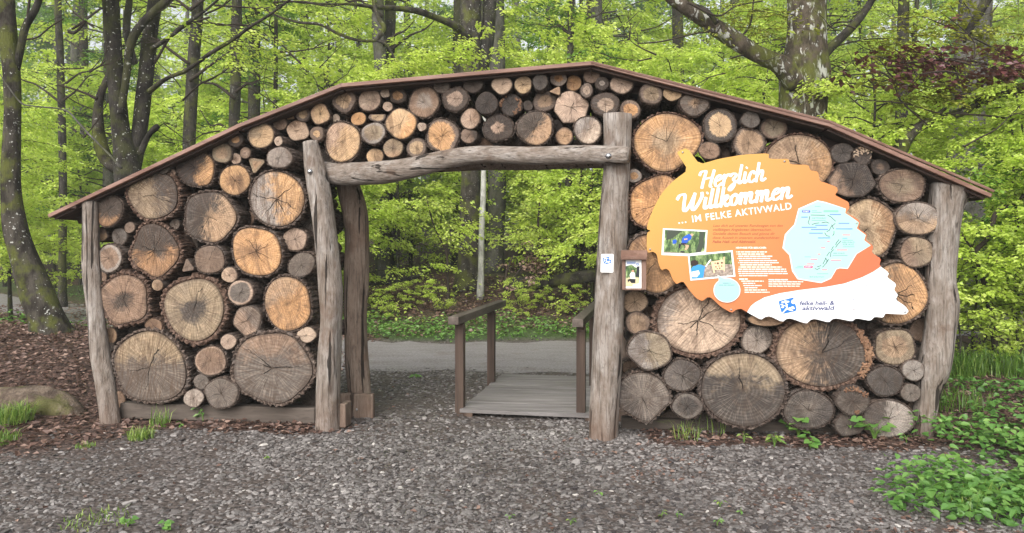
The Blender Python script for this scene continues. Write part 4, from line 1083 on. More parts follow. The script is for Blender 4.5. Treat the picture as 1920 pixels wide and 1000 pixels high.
# ------------------------------------------------------------------ small white plaque and leaflet box
PD = -0.135
PLQ = thing("trail_plaque", "small white trail plaque with a blue emblem on the gate post", "plaque", tuple(P(1138, 493, PD)))
sheet(MB(), [(1127, 478), (1128.5, 476.5), (1149, 476.5), (1150.5, 478), (1150, 510), (1148.5, 511.5), (1127.5, 511), (1126, 509.5)], 0, thick=.004, base=PD).build("plate", ink(245, 247, 250), PLQ)
emblem(PLQ, lambda x, y: (1129.5 + (x - 355) / 12.3, 481 + (y - 468) / 12.3), .001, PD, .5)
G = MB(); sheet(G, rect(1137, 498.4, 3.4, 1.3), .001, base=PD); sheet(G, rect(1130, 503.6, 16, .7), .001, base=PD); sheet(G, rect(1137.5, 507.6, 2, .6), .001, base=PD); G.build("lettering", ink(120, 125, 140), PLQ)
BD = -0.215
BX = thing("leaflet_box", "small brown wooden leaflet box with a hiking poster beside the gate post", "box", tuple(P(1190, 545, BD)))
def bx(px0, px1, py0, py1, d0, d1, mat, name, parent):
    return wbox(px0, px1, py0, py1, d0, d1, mat, name, parent=parent)
MBOX = m_board("box_wood", (0.16, 0.085, 0.06), (0.27, 0.165, 0.125), 2, .7)
bx(1166.5, 1172.8, 486, 544, BD, BD + .02, MBOX, "frame_side", BX); bx(1203, 1212, 486, 544, BD, BD + .02, MBOX, "frame_side", BX); bx(1172.9, 1202.9, 541, 544.5, BD + .001, BD + .02, MBOX, "frame_base", BX)
bx(1167, 1211.5, 484, 544, BD + .021, BD + .13, MBOX, "case", BX)
a0, a1 = P(1164.5, 469.5, BD + .10), P(1213.5, 469.5, BD + .10); b0, b1 = P(1164, 483, BD - .035), P(1213, 483, BD - .035)
dn = np.array([0, 0, -.017])
MB().add([a0, a1, b1, b0, a0 + dn, a1 + dn, b1 + dn, b0 + dn], [(0, 1, 2, 3), (7, 6, 5, 4), (0, 4, 5, 1), (1, 5, 6, 2), (2, 6, 7, 3), (3, 7, 4, 0)]).build("lid", MBOX, BX)
po = sheet(MB(), [(1173.2, 488), (1202.8, 488), (1202.8, 540.8), (1173.2, 540.8)], 0, base=BD + .012).build("poster", ink(238, 240, 240), BX)
QB = BD + .012
def c8(x, y): return (1100 + x / 7.143, 440 + y / 7.143)
sheet(MB(), [c8(525, 425), c8(600, 405), c8(655, 440), c8(710, 470), c8(706, 560), c8(700, 655), c8(620, 665), c8(615, 695), c8(525, 695)], .001, base=QB).build("picture", MPF, BX)
sheet(MB(), [c8(525, 590), c8(560, 575), c8(700, 575), c8(700, 655), c8(620, 665), c8(615, 695), c8(525, 695)], .0014, base=QB).build("picture_ground", ink(205, 190, 150), BX)
sheet(MB(), [c8(672, 430), c8(708, 425), c8(700, 570), c8(655, 560), c8(665, 500)], .0018, base=QB).build("picture_trunk", ink(40, 42, 52), BX)
sheet(MB(), [c8(575, 540), c8(600, 500), c8(645, 512), c8(652, 595), c8(590, 595)], .0022, base=QB).build("picture_shirt", ink(235, 235, 232), BX)
sheet(MB(), [c8(548, 605), c8(580, 592), c8(655, 598), c8(650, 650), c8(600, 650), c8(575, 620), c8(552, 645)], .0026, base=QB).build("picture_trousers", ink(32, 30, 34), BX)
sheet(MB(), [c8(600, 485), c8(615, 474), c8(635, 480), c8(634, 505), c8(605, 505)], .0026, base=QB).build("picture_head", ink(196, 150, 122), BX)
emblem(BX, lambda x, y: c8(660 + (x - 360) / 4.6, 380 + (y - 468) / 4.6), .0022, QB, .35)
G = MB(); sheet(G, rect(*c8(535, 364), 17, 1.9), .001, base=QB); sheet(G, rect(*c8(538, 386), 16, 1.3), .001, base=QB); G.build("lettering", ink(95, 130, 195), BX)

# ------------------------------------------------------------------ little boardwalk with handrails
BWD = np.array([.188, .982, 0]); BWR = np.array([.982, -.188, 0]); BWR3 = np.column_stack([BWR, BWD, UV_])
A0 = np.array([-.50, 7.12, 0]); 
BW = thing("boardwalk", "short grey plank boardwalk with two brown timber handrails behind the gate", "boardwalk", (0.2, 7.2, 0))
for k in range(17):
    ctr = A0 + BWR * .66 + BWD * (.06 + .12 * k) + UV_ * (.045 + random.uniform(-.002, .002))
    o = MB().box(ctr, (.66 + random.uniform(-.008, .008), .0575, .016), BWR3, tint=random.random()).build("plank", MDECK, BW)
for off in (.08, 1.24):
    MB().box(A0 + BWR * off + BWD * 1.02 + UV_ * -.02, (.045, 1.02, .048), BWR3).build("stringer", MRAILP, BW)
for off, sgn in ((-.02, -1), (1.15, 1)):
    for dist in (.10, 1.50):
        MB().box(A0 + BWR * off + BWD * dist + UV_ * .42, (.041, .041, .45), BWR3).build("rail_post", MRAILP, BW)
    o = MB().box(A0 + BWR * (off - .01) + BWD * 1.02 + UV_ * .915, (.052, 1.14, .038), BWR3).build("handrail", MRAIL, BW)
    bev = o.modifiers.new("edge", 'BEVEL'); bev.width = .006; bev.segments = 2
# ------------------------------------------------------------------ leaves, sprays and trees
def unit(v): return v / (np.linalg.norm(v, axis=-1, keepdims=True) + 1e-9)
def add_leaves(B, pos, d, nrm, L, Wd, mi, tint):
    n = len(pos); d = unit(d); side = unit(np.cross(nrm, d)); up = np.cross(d, side)
    L = np.broadcast_to(L, (n,))[:, None]; Wd = np.broadcast_to(Wd, (n,))[:, None]
    a = pos; c = pos + d * L - up * L * .12
    m1 = pos + d * L * .48 + side * Wd * .5 + up * Wd * .12; m2 = pos + d * L * .48 - side * Wd * .5 + up * Wd * .12
    V = np.stack([a, m1, c, m2], 1).reshape(-1, 3)
    k = np.arange(n)[:, None] * 4
    B.add(V, np.hstack([k, k + 1, k + 2, k + 3]), mi, tint)
def add_round(B, pos, d, nrm, L, Wd, mi, tint):
    "broad eight-sided leaves folded along the rib"
    n = len(pos); d = unit(d); side = unit(np.cross(nrm, d)); up = np.cross(d, side); L = np.broadcast_to(L, (n,))[:, None]; Wd = np.broadcast_to(Wd, (n,))[:, None]
    pt = lambda u, v, w: pos + d * L * u + side * Wd * v + up * (Wd * abs(v) * .22 - L * w)
    V = np.stack([pt(0, 0, 0), pt(.1, .34, 0), pt(.38, .5, 0), pt(.74, .32, .06), pt(1, 0, .15), pt(.74, -.32, .06), pt(.38, -.5, 0), pt(.1, -.34, 0)], 1).reshape(-1, 3); k = np.arange(n)[:, None] * 8
    B.add(V, np.hstack([k, k + 1, k + 2, k + 3, k + 4]), mi, tint); B.add(np.zeros((0, 3)), np.hstack([k, k + 4, k + 5, k + 6, k + 7]) - len(V), mi, tint)
def add_sprays(B, org, hd, Ls, k, leaf, g, mi=0, mtw=1, droop=.25, flat=.3, width=.28, base_t=.5, twr=.005, sv=.2):
    "flat beech-like sprays: org Nx3, hd Nx3 heading, Ls N lengths, k leaves each"
    n = len(org); hd = unit(hd); Ls = np.asarray(Ls, float)
    upv = np.array([0, 0, 1.0])
    t = g.uniform(.08, 1.0, (n, k)); sgn = np.where(g.random((n, k)) < .5, -1, 1)
    sd = unit(np.cross(hd, upv) + 1e-6)
    lat = sgn * g.uniform(0, 1, (n, k)) ** .8 * width * Ls[:, None] * np.sin(np.clip(t * .85 + .12, 0, 1) * np.pi)
    pos = org[:, None] + hd[:, None] * (t * Ls[:, None])[..., None] + sd[:, None] * lat[..., None]
    pos[..., 2] -= droop * (t ** 2) * Ls[:, None]
    pos += g.normal(0, .022, pos.shape) * np.array([1, 1, 1.2]) * (leaf / .06)
    d = hd[:, None] * g.uniform(.3, 1, (n, k))[..., None] + sd[:, None] * (sgn * g.uniform(.3, 1, (n, k)))[..., None]
    d[..., 2] -= g.uniform(.0, .5, (n, k))
    nr = np.zeros_like(pos); nr[..., 2] = 1; nr += g.normal(0, flat, nr.shape)
    nr = unit(nr)
    sb = g.normal(0, sv, (n, 1))
    ti = np.clip(base_t + sb + g.normal(0, .16, (n, k)), 0, 1)
    ln = leaf * g.uniform(.7, 1.25, n * k)
    add_leaves(B, pos.reshape(-1, 3), d.reshape(-1, 3), nr.reshape(-1, 3), ln, ln * .72, mi, ti.ravel())
    # the twig of each spray
    th = np.array([0, 2.09, 4.19]); e = org + hd * Ls[:, None]; e = e - upv * (droop * Ls)[:, None]
    mid = (org + e) / 2 + upv * (droop * .25 * Ls)[:, None]
    R = lambda c_, r: c_[:, None] + (np.cos(th)[None, :, None] * sd[:, None] + np.sin(th)[None, :, None] * upv) * r
    V = np.concatenate([R(org, twr), R(mid, twr * .7), R(e, twr * .25)], 1).reshape(-1, 3)
    Fq = []
    for q in (0, 3):
        for a in range(3): Fq.append([q + a, q + (a + 1) % 3, q + 3 + (a + 1) % 3, q + 3 + a])
    Fq = (np.arange(n)[:, None, None] * 9 + np.array(Fq)[None]).reshape(-1, 4)
    B.add(V, Fq, mtw)
def branch_tree(seed, H, r0, z0, z1, nb, Lb, spb, k, leaf, rise=.15, lean=.0, base_t=.5, flat=.5, spl=(.5, 1.0), tilt=0.2, curve=.25, limb_r=.35):
    "returns (trunk MB, crown MB) in local coordinates"
    g = np.random.default_rng(seed); Tm = MB(); Cm = MB()
    zz = np.linspace(0, H, 7); bx_ = np.cumsum(g.normal(0, curve * .35, 7)) * np.linspace(0, 1, 7) + lean * zz / H; by_ = np.cumsum(g.normal(0, curve * .35, 7)) * np.linspace(0, 1, 7)
    tr = np.column_stack([bx_, by_, zz - .15]); rad = r0 * np.array([1.35, 1.0, .93, .82, .68, .48, .2])
    Tm.add(*tube(tr, rad, 12 if r0 > .1 else 7, 4, .09, seed))
    ax = catmull(tr, 12); az = ax[:, 2]
    for b in range(nb):
        z = z0 + (z1 - z0) * ((b + g.random()) / nb)
        o = np.array([np.interp(z, az, ax[:, 0]), np.interp(z, az, ax[:, 1]), z])
        a = g.uniform(0, 6.283); L = Lb * g.uniform(.55, 1.1) * (1 - .45 * (z - z0) / max(z1 - z0, .1))
        h = np.array([math.cos(a), math.sin(a), 0])
        q = [o]
        bend = g.normal(0, .5)
        for s_ in (.35, .7, 1.0):
            aa = a + bend * s_; q.append(o + np.array([math.cos(aa), math.sin(aa), 0]) * L * s_ + np.array([0, 0, rise * L * (s_ - .55 * s_ * s_) + g.normal(0, .04 * L)]))
        rb = min(r0 * limb_r, .012 * L + .006)
        Tm.add(*tube(q, [rb, rb * .75, rb * .45, rb * .15], 5, 3, .05, seed + b))
        qc = catmull(q, 6); n = spb
        tt = g.uniform(.25, 1.0, n); idx = np.clip((tt * (len(qc) - 1)).astype(int), 0, len(qc) - 2)
        org = qc[idx]; tg = unit(qc[idx + 1] - qc[idx]); an = g.uniform(.35, 1.1, n) * np.where(g.random(n) < .5, -1, 1)
        hd = np.column_stack([tg[:, 0] * np.cos(an) - tg[:, 1] * np.sin(an), tg[:, 0] * np.sin(an) + tg[:, 1] * np.cos(an), g.normal(0.02, tilt, n)])
        add_sprays(Cm, org, hd, g.uniform(*spl, n) * (1.15 - .5 * tt), k, leaf, g, 0, 1, base_t=base_t, flat=flat)
    return Tm, Cm
PROTO = {}
def proto(kind, Tm, Cm, mt, ml):
    t = Tm.build("trunk", mt, smooth=True, data_only=True); c_ = Cm.build("crown", [ml, MTWIG], data_only=True)
    PROTO[kind] = (t, c_)
def put_tree(kind, name, x, y, rz, sc, label, cat, group, mt=None, sx=1.0, z=None):
    o = bpy.data.objects.new(name, None); COL.objects.link(o); o.location = (x, y, float(zt(x, y)) if z is None else z)
    o.rotation_euler = (0, 0, rz); o.scale = (sc * sx, sc * sx, sc); tag(o, label, cat, group)
    for nm, me in zip(("trunk", "crown"), PROTO[kind]):
        if me is None: continue
        c_ = bpy.data.objects.new(nm, me); COL.objects.link(c_); c_.parent = o
    return o
# understory beeches (lime, layered), from knee height upwards
for s_ in range(4):
    proto("beech%d" % s_, *branch_tree(40 + s_, 5.2, .045, .9, 5.1, 31, 2.1, 9, 46, .078, rise=.25, curve=.25, spl=(.45, .95), base_t=.56), MTRUNKD, MLEAF)
for s_ in range(3):
    proto("shrub%d" % s_, *branch_tree(60 + s_, 1.7, .016, .12, 1.65, 16, .95, 6, 26, .058, rise=.35, curve=.2, spl=(.25, .5), base_t=.55), MTRUNKD, MLEAF)
# tall forest trees: bare lower trunk, crown higher up
for s_ in range(3):
    proto("tall%d" % s_, *branch_tree(80 + s_, 17, .20, 3.0, 16, 32, 3.2, 9, 40, .11, rise=.3, curve=.35, spl=(.8, 1.6), base_t=.5), [MTRUNK, MTRUNKG, MTRUNKD][s_], MLEAF)
for s_ in range(2):
    proto("pole%d" % s_, *branch_tree(90 + s_, 14, .085, 2.2, 13.5, 30, 2.2, 8, 34, .09, rise=.3, curve=.3, spl=(.6, 1.2), base_t=.45), MTRUNKD, [MLEAF, MLEAFD][s_])
# far crowns with bigger leaves
for s_ in range(2):
    proto("far%d" % s_, *branch_tree(110 + s_, 24, .26, 2.0, 23, 60, 5.0, 9, 34, .19, rise=.3, curve=.5, spl=(1.2, 2.4), base_t=.5), [MTRUNKD, MTRUNKG][s_], [MLEAF, MLEAFD][s_])

gf = np.random.default_rng(5)
B = MB(); n = 5200
fx = gf.uniform(-75, 75, n); fy = gf.uniform(58, 88, n); fz = zt(fx, fy) + 30 * gf.random(n) ** 1.2
ha = gf.uniform(0, 6.28, n)
add_sprays(B, np.column_stack([fx, fy, fz]), np.column_stack([np.cos(ha), np.sin(ha), gf.normal(0, .2, n)]), gf.uniform(2, 4.5, n), 26, .42, gf, 0, 1, flat=.5, width=.4)
for k in range(60):
    x_, y_ = gf.uniform(-60, 60), gf.uniform(57, 70); z_ = float(zt(x_, y_)); B.add(*tube([(x_, y_, z_ - .3), (x_ + gf.normal(0, .4), y_, z_ + 12), (x_ + gf.normal(0, .8), y_, z_ + 26)], [.28, .22, .08], 6, 2), mi=1)
tag(B.build("far_wood", [MLEAF, MTRUNKG]), kind="stuff")
ZONES = [(-9999, 60, "at the photo's left edge"), (60, 180, "left of the left end post"), (180, 330, "behind the forked dark trunks"), (330, 480, "behind the left roof slope"), (480, 640, "left of the roof's upper bend"),
         (640, 760, "seen beside the gate's left posts"), (760, 870, "left of the gate's double trunk"), (870, 960, "around the gate's double trunk"), (960, 1110, "behind the roof ridge"), (1110, 1260, "behind the gate's right post"),
         (1260, 1420, "left of the big mossy trunk"), (1420, 1560, "behind the big mossy trunk"), (1560, 1700, "right of the big mossy trunk"), (1700, 1840, "behind the right eave"), (1840, 9999, "at the photo's right edge")]
def zone(px): return next(z[2] for z in ZONES if z[0] <= px < z[1])
TL = {}
def tree_label(look, px, Y, group):
    depth = "close behind the gateway" if Y < 13 else ("just beyond the road" if Y < 20 else ("deeper in the wood" if Y < 30 else "far back in the wood"))
    lab = f"{look} {depth} {zone(px)}"
    return lab, group
g = np.random.default_rng(21)
def row(kinds, name, look, cat, group, Y0, Y1, n, sc, px0=-260, px1=2180, skip=None, sx=1.0):
    for k in range(n):
        px = px0 + (px1 - px0) * (k + g.uniform(.1, .9)) / n; Y = g.uniform(Y0, Y1)
        x = (px - 960) / F * Y
        if abs(Y - road_c(x)) < road_h(x) + .5: Y = float(road_c(x) + road_h(x) + .9); px = x / Y * F + 960
        if skip and skip(px, Y): continue
        lab, gr = tree_label(look, px, Y, group)
        kd = kinds[int(g.integers(len(kinds)))]
        put_tree(kd, name, x, Y, g.uniform(0, 6.28), g.uniform(*sc), lab, cat, gr, sx=sx)
BE = ["beech%d" % q for q in range(4)]; TA_ = ["tall%d" % q for q in range(3)]; PO = ["pole0", "pole1"]; FA = ["far0", "far1"]; SH = ["shrub0", "shrub1", "shrub2"]
UG = "young beeches in the wood"; TG = "tall trees in the wood"; PG = "slim pole trees in the wood"; SG = "leafy saplings on the forest floor"
row(BE, "beech_tree", "young lime-green beech", "tree", UG, 15.0, 17.5, 13, (.75, 1.05), -100, 2050, skip=lambda px, Y: 60 < px < 330 or 700 < px < 1090)
row(BE, "beech_tree", "lime-leaved beech", "tree", UG, 19, 24, 19, (1.0, 1.35), skip=lambda px, Y: 790 < px < 985 and Y < 22.5)
row(BE, "beech_tree", "pale green beech", "tree", UG, 25, 33, 20, (1.3, 1.8))
row(TA_, "forest_tree", "tall bare-trunked forest tree", "tree", TG, 20, 29, 8, (.85, 1.1))
row(PO, "pole_tree", "slim dark-stemmed tree", "tree", PG, 17, 24, 8, (.8, 1.1))
row(PO, "pole_tree", "thin straight tree", "tree", PG, 26, 36, 10, (.9, 1.25))
row(TA_, "forest_tree", "tall grey forest tree", "tree", TG, 32, 42, 10, (1.0, 1.3))
row(FA, "forest_tree", "broad leafy forest tree", "tree", TG, 44, 55, 15, (.9, 1.15))
row(SH, "sapling", "small leafy sapling", "sapling", SG, 14.4, 18.5, 16, (.35, .7), -50, 2000, skip=lambda px, Y: 60 < px < 330 or 680 < px < 1110)
row(SH, "sapling", "bushy lime sapling", "sapling", SG, 19, 26, 18, (.9, 1.5))
# nearer beeches whose layered boughs hang behind the roof and at the right edge
for px, Y, sc, kd, rz in ((590, 12.9, .80, 0, .3), (745, 19.6, 1.1, 2, 2.2), (1060, 18.6, 1.1, 1, 4.0), (1010, 22, 1.2, 3, 1.0), (675, 15.6, .8, 1, .4), (770, 21.5, 1.2, 0, 5.0), (1230, 11.5, .85, 3, 1.0), (1400, 12.5, .95, 0, 2.6), (1660, 10.2, .80, 1, 5.1), (1905, 9.4, .66, 2, .9), (2030, 8.6, .7, 3, 2.2), (1790, 12.4, .8, 0, 4.4), (450, 14.2, .8, 1, 1.1), (-60, 14.5, .8, 0, 2.0), (-160, 12.0, .8, 3, 1)):
    x = (px - 960) / F * Y
    if abs(Y - road_c(x)) < road_h(x) + .15: Y = float(road_c(x) + road_h(x) + .5); x = (px - 960) / F * Y
    put_tree(BE[kd], "beech_tree", x, Y, rz, sc, f"bright beech with layered boughs {zone(px)}", "tree", UG)
for px, py, sc, kd in ((1800, 640, .8, 0), (1850, 610, .9, 1), (1885, 640, .75, 2), (1915, 600, 1.0, 0), (1820, 560, 1.0, 2)):
    Y = 8.6 + random.random() * 1.2; x = (px - 960) / F * Y
    put_tree(SH[kd], "sapling", x, Y, random.random() * 6, sc, f"lime sapling with layered leaves right of the end post {['lowest', 'taller', 'small', 'outermost', 'rearmost'][[1800, 1850, 1885, 1915, 1820].index(px)]} of the clump", "sapling", SG)

# ------------------------------------------------------------------ the individual trees of the photograph
def limb(root, pts, Y, mat, seed, seg=12, rough=.1, name="branch", dy=0.0, res=5):
    n = len(pts); P3 = []; R_ = []
    for k, (x, y, w) in enumerate(pts):
        yy = Y + dy * k / (n - 1) if not isinstance(dy, (list, tuple)) else Y + dy[k]
        P3.append(Q(x, y, yy)); R_.append(max(.003, w / 2 * yy / F))
    B = MB().add(*tube(P3, R_, seg, res, rough, seed))
    return B.build(name, mat, root, smooth=True)
def hand_tree(name, label, px, py, Y, group=None):
    x = (px - 960) / F * Y
    return thing(name, label, "tree", (x, Y, float(zt(x, Y))), group)
def bough_leaves(root, pts, Y, n, k, leaf, mat, seed, spl=(.35, .8), base_t=.55, jz=.1, name="foliage", dy=0.0):
    gg = np.random.default_rng(seed); p = np.array([[*Q(x, y, Y + dy * i_ / max(1, len(pts) - 1))] for i_, (x, y) in enumerate(pts)]); pc = catmull(p, 8)
    idx = gg.integers(0, len(pc) - 1, n); org = pc[idx] + gg.normal(0, jz, (n, 3)); tg = unit(pc[idx + 1] - pc[idx])
    an = gg.uniform(-1.6, 1.6, n); hd = np.column_stack([tg[:, 0] * np.cos(an) - tg[:, 1] * np.sin(an), tg[:, 0] * np.sin(an) + tg[:, 1] * np.cos(an), gg.normal(0, .15, n)])
    B = MB(); add_sprays(B, org, hd, gg.uniform(*spl, n), k, leaf, gg, 0, 1, base_t=base_t)
    return B.build(name, [mat, MTWIG], root)
def ground_py(px, Y): x = (px - 960) / F * Y; return HZ - (float(zt(x, Y)) - EYE) / Y * F
# left leaning mossy trunk
Y = 10.4; T = hand_tree("beech_tree", "leaning mossy beech trunk with white lichen spots at the photo's left edge", 92, 620, Y)
limb(T, [(98, ground_py(98, Y) + 12, 80), (88, 600, 66), (70, 555, 60), (46, 490, 50), (28, 430, 42), (20, 340, 33), (22, 240, 30), (22, 150, 30), (14, 60, 30), (8, -60, 28), (4, -260, 22)], Y, MTRUNKM, 301, 16, .12, "trunk")
limb(T, [(28, 130, 18), (38, 92, 14), (48, 50, 13), (70, 10, 12), (90, -60, 9)], Y, MTRUNK, 302, 8)
limb(T, [(38, 95, 7), (50, 40, 5), (58, -20, 4)], Y, MTWIG, 303, 6)
limb(T, [(44, 75, 4), (70, 70, 3), (95, 50, 3), (120, 35, 2)], Y, MTWIG, 304, 5)
limb(T, [(80, 610, 30), (120, 618, 22), (160, 640, 14)], Y, MTRUNKM, 305, 8, name="root")
bough_leaves(T, [(60, -60), (160, -40), (60, -160)], Y, 40, 40, .065, MLEAF, 306, name="crown")
# forked dark trunks behind the left roof slope
Y = 10.8; T = hand_tree("beech_tree", "forked dark beech with white lichen spots behind the left roof slope", 240, 650, Y)
limb(T, [(250, ground_py(250, Y) + 8, 66), (247, 500, 52), (243, 400, 48), (238, 320, 46), (226, 250, 34), (220, 190, 29), (214, 110, 29), (210, 40, 29), (205, -60, 26), (200, -300, 16)], Y, MTRUNK, 311, 14, .1, "trunk")
limb(T, [(246, 340, 26), (262, 240, 27), (272, 150, 28), (280, 70, 26), (292, -10, 24), (305, -160, 18)], Y + .12, MTRUNK, 312, 12)
limb(T, [(226, 215, 14), (236, 150, 14), (243, 90, 16), (262, 50, 16), (300, 12, 15), (335, -20, 12), (380, -90, 8)], Y - .15, MTRUNK, 313, 10)
limb(T, [(238, 330, 20), (200, 300, 26), (185, 250, 24), (186, 190, 15), (200, 150, 12), (214, 120, 9)], Y + .3, MTRUNKM, 314, 10)
limb(T, [(252, 120, 12), (238, 60, 14), (243, 0, 11), (248, -80, 8)], Y + .35, MTRUNKG, 315, 10)
limb(T, [(280, 172, 11), (312, 148, 8), (350, 132, 8), (395, 100, 8), (432, 78, 7), (470, 50, 6), (510, 25, 5), (555, -10, 4)], Y - .5, MTRUNKD, 316, 8, dy=-1.2)
limb(T, [(285, 92, 10), (318, 70, 7), (350, 45, 7), (385, 20, 5), (420, -10, 4)], Y - .2, MTRUNKD, 317, 7, dy=-.6)
limb(T, [(290, 118, 5), (335, 52, 4), (400, 44, 3), (460, 55, 2)], Y, MTWIG, 318, 5)
limb(T, [(228, 316, 5), (205, 290, 4), (165, 250, 4), (145, 228, 4), (120, 206, 3), (60, 199, 3), (36, 190, 3), (0, 140, 2)], Y - .6, MTRUNKG, 319, 6)
limb(T, [(182, 186, 6), (160, 175, 5), (130, 165, 4), (108, 160, 3)], Y, MTWIG, 320, 5)
limb(T, [(262, 290, 13), (278, 255, 10), (292, 240, 12), (297, 236, 9)], Y - .25, MTRUNK, 321, 8)
limb(T, [(128, 60, 6), (140, 62, 5), (160, 40, 6), (135, 55, 4)], Y, MTWIG, 322, 5)
rt_ = np.random.default_rng(31)
def twiggy(T, n, x0, x1, y0, y1, Y, Lr, seed, mat=None, name="twig"):
    "bare dark twigs: each forks once or twice"
    r_ = np.random.default_rng(seed)
    for k in range(n):
        B = MB()
        x, y = r_.uniform(x0, x1), r_.uniform(y0, y1); a = r_.choice([r_.uniform(-.2, .9), math.pi - r_.uniform(-.2, .9)]); L_ = r_.uniform(*Lr); yy = Y + r_.uniform(-1, 2)
        def go(x, y, a, L_, w, depth):
            pts = [(x, y)]
            for q in range(4):
                a2 = a + r_.normal(0, .28); pts.append((pts[-1][0] + math.cos(a2) * L_ / 4, pts[-1][1] - math.sin(a2) * L_ / 4))
            P3 = [Q(u, v, yy) for u, v in pts]; B.add(*tube(P3, np.array([w, w * .8, w * .6, w * .4, w * .2]) * yy / F / 2, 4, 2))
            if depth:
                for _ in range(r_.integers(1, 4)):
                    j_ = r_.integers(1, 4); go(*pts[j_], a + r_.uniform(.3, .9) * r_.choice([-1, 1]), L_ * r_.uniform(.35, .7), w * .55, depth - 1)
        go(x, y, a, L_, r_.uniform(2.0, 4.5), 2); B.build(name, mat or MTWIG, T)
twiggy(T, 30, 150, 600, 0, 260, Y + .5, (70, 220), 5)
bough_leaves(T, [(330, 60), (420, 90), (480, 60)], Y - .8, 26, 34, .055, MLEAF, 323); bough_leaves(T, [(300, -40), (200, -120), (350, -120)], Y, 60, 36, .065, MLEAF, 324, name="crown")
# (bare twigs of the leaning trunk come with the forked tree)
# trunks seen above and through the gate
Y = 17.6; T = hand_tree("beech_tree", "thick double-stemmed dark beech seen through the gate", 880, 540, Y)
limb(T, [(876, ground_py(876, Y) + 6, 62), (880, 500, 50), (882, 420, 42), (882, 320, 38), (884, 200, 40), (882, 100, 40), (882, 0, 40), (880, -300, 30)], Y, MTRUNKM, 331, 14, .1, "trunk")
limb(T, [(884, 175, 26), (905, 120, 28), (914, 60, 26), (918, 0, 24), (922, -250, 16)], Y + .2, MTRUNK, 332, 12)
limb(T, [(876, 72, 20), (855, 50, 15), (820, 34, 13), (785, 22, 12), (745, 16, 10), (706, 14, 9), (660, 8, 6), (610, 8, 5), (540, 2, 4)], Y - .3, MTRUNKM, 333, 8, dy=-3.2)
limb(T, [(700, -14, 9), (702, 10, 8), (710, 35, 8), (720, 52, 9), (712, 68, 8), (704, 76, 7), (672, 76, 6), (635, 64, 6), (600, 46, 6), (560, 42, 5), (515, 28, 4), (480, 8, 3)], Y - 3.2, MTRUNKM, 334, 8)
limb(T, [(708, 76, 7), (725, 84, 5), (735, 100, 4), (745, 122, 3)], Y - 3.2, MTRUNKD, 335, 6)
bough_leaves(T, [(560, 120), (660, 135), (760, 115), (850, 95), (980, 95)], Y - 4.2, 60, 40, .075, MLEAF, 336, base_t=.72); bough_leaves(T, [(560, 20), (620, 30), (660, 18)], Y - 3.4, 10, 40, .07, MLEAF, 337, base_t=.65)
bough_leaves(T, [(950, 30), (1050, 60), (1200, 80)], Y - 3, 50, 40, .08, MLEAF, 338, base_t=.7, name="crown", jz=.5)
Y = 16.6; T = hand_tree("birch_tree", "thin white birch trunk beside the dark double trunk", 903, 540, Y)
limb(T, [(900, ground_py(900, Y) + 4, 15), (902, 490, 12), (903, 430, 11), (906, 370, 11), (907, 310, 10), (908, 250, 10), (909, 200, 5)], Y, MBIRCH, 341, 10, .08, "trunk")
Y = 20.5; T = hand_tree("beech_tree", "smooth grey trunk right of the white birch", 930, 520, Y)
limb(T, [(926, ground_py(926, Y) + 4, 42), (928, 440, 34), (932, 360, 34), (932, 300, 34), (932, 100, 30), (930, -150, 24)], Y, MTRUNKG, 351, 12, .06, "trunk")
bough_leaves(T, [(880, -80), (930, -120), (990, -60)], Y, 60, 36, .09, MLEAF, 352, name="crown", jz=.8)
for k, (px, Y, w, m_, top, lab) in enumerate(((355, 15.8, 23, MTRUNKD, 60, "straight dark trunk above the left roof slope"), (441, 17.5, 21, MTRUNKD, 20, "dark trunk with twigs above the middle of the left roof slope"), (117, 20, 14, MTRUNKD, 0, "dark trunk between the leaning trunk and the forked trunk"),
        (717, 20.5, 26, MTRUNKG, 0, "pale grey trunk left of the hanging mossy branch"), (1093, 21, 11, MTRUNKD, 0, "thin dark stem above the roof ridge"), (1040, 26, 22, MTRUNKG, 0, "grey trunk at the top edge over the ridge"), (724, 21, 24, MTRUNKD, 0, "dark trunk seen just right of the gate's rear left post"),
        (1812, 12.6, 62, MTRUNKG, 190, "thick smooth grey trunk behind the right eave"), (158, 26, 16, MTRUNKD, 0, "thin trunk left of the forked dark trunks"), (1690, 15, 22, MTRUNKD, 150, "dark trunk behind the copper-red leaves"), (1275, 24, 22, MTRUNKD, 0, "dark trunk left of the mossy limb"), (1068, 19, 9, MTRUNKD, 0, "dark sapling stem right of centre through the gate"))):
    T = hand_tree("forest_tree", lab, px, 560, Y, TG)
    gb = ground_py(px, Y); o1, o2, o3 = g.normal(0, 8, 3)
    limb(T, [(px + o1 * .4, gb + 6, w * 1.4), (px, gb - 60, w * 1.05), (px + o1 * .3, 300, w), (px + o2 * .5, 120, w * .95), (px + o2, -40, w * .85), (px + o3 * 2, -420, w * .5)], Y, m_, 360 + k, 11, .09, "trunk")
    for q in range(4):
        y0 = g.uniform(-60, 280); sg = 1 if q % 2 else -1; Lp = g.uniform(50, 130)
        limb(T, [(px, y0, w * .22 + 2), (px + sg * Lp * .4, y0 - Lp * .3, w * .14 + 1.5), (px + sg * Lp * .7, y0 - Lp * .42 + g.normal(0, 8), w * .08 + 1.2), (px + sg * Lp, y0 - Lp * .75, 1.2)], Y - .2, MTWIG, 400 + k * 9 + q, 5)
    bough_leaves(T, [(px - 80, -250), (px, -330), (px + 90, -220)], Y, 40, 36, .09, MLEAF, 700 + k, name="crown", jz=.9)
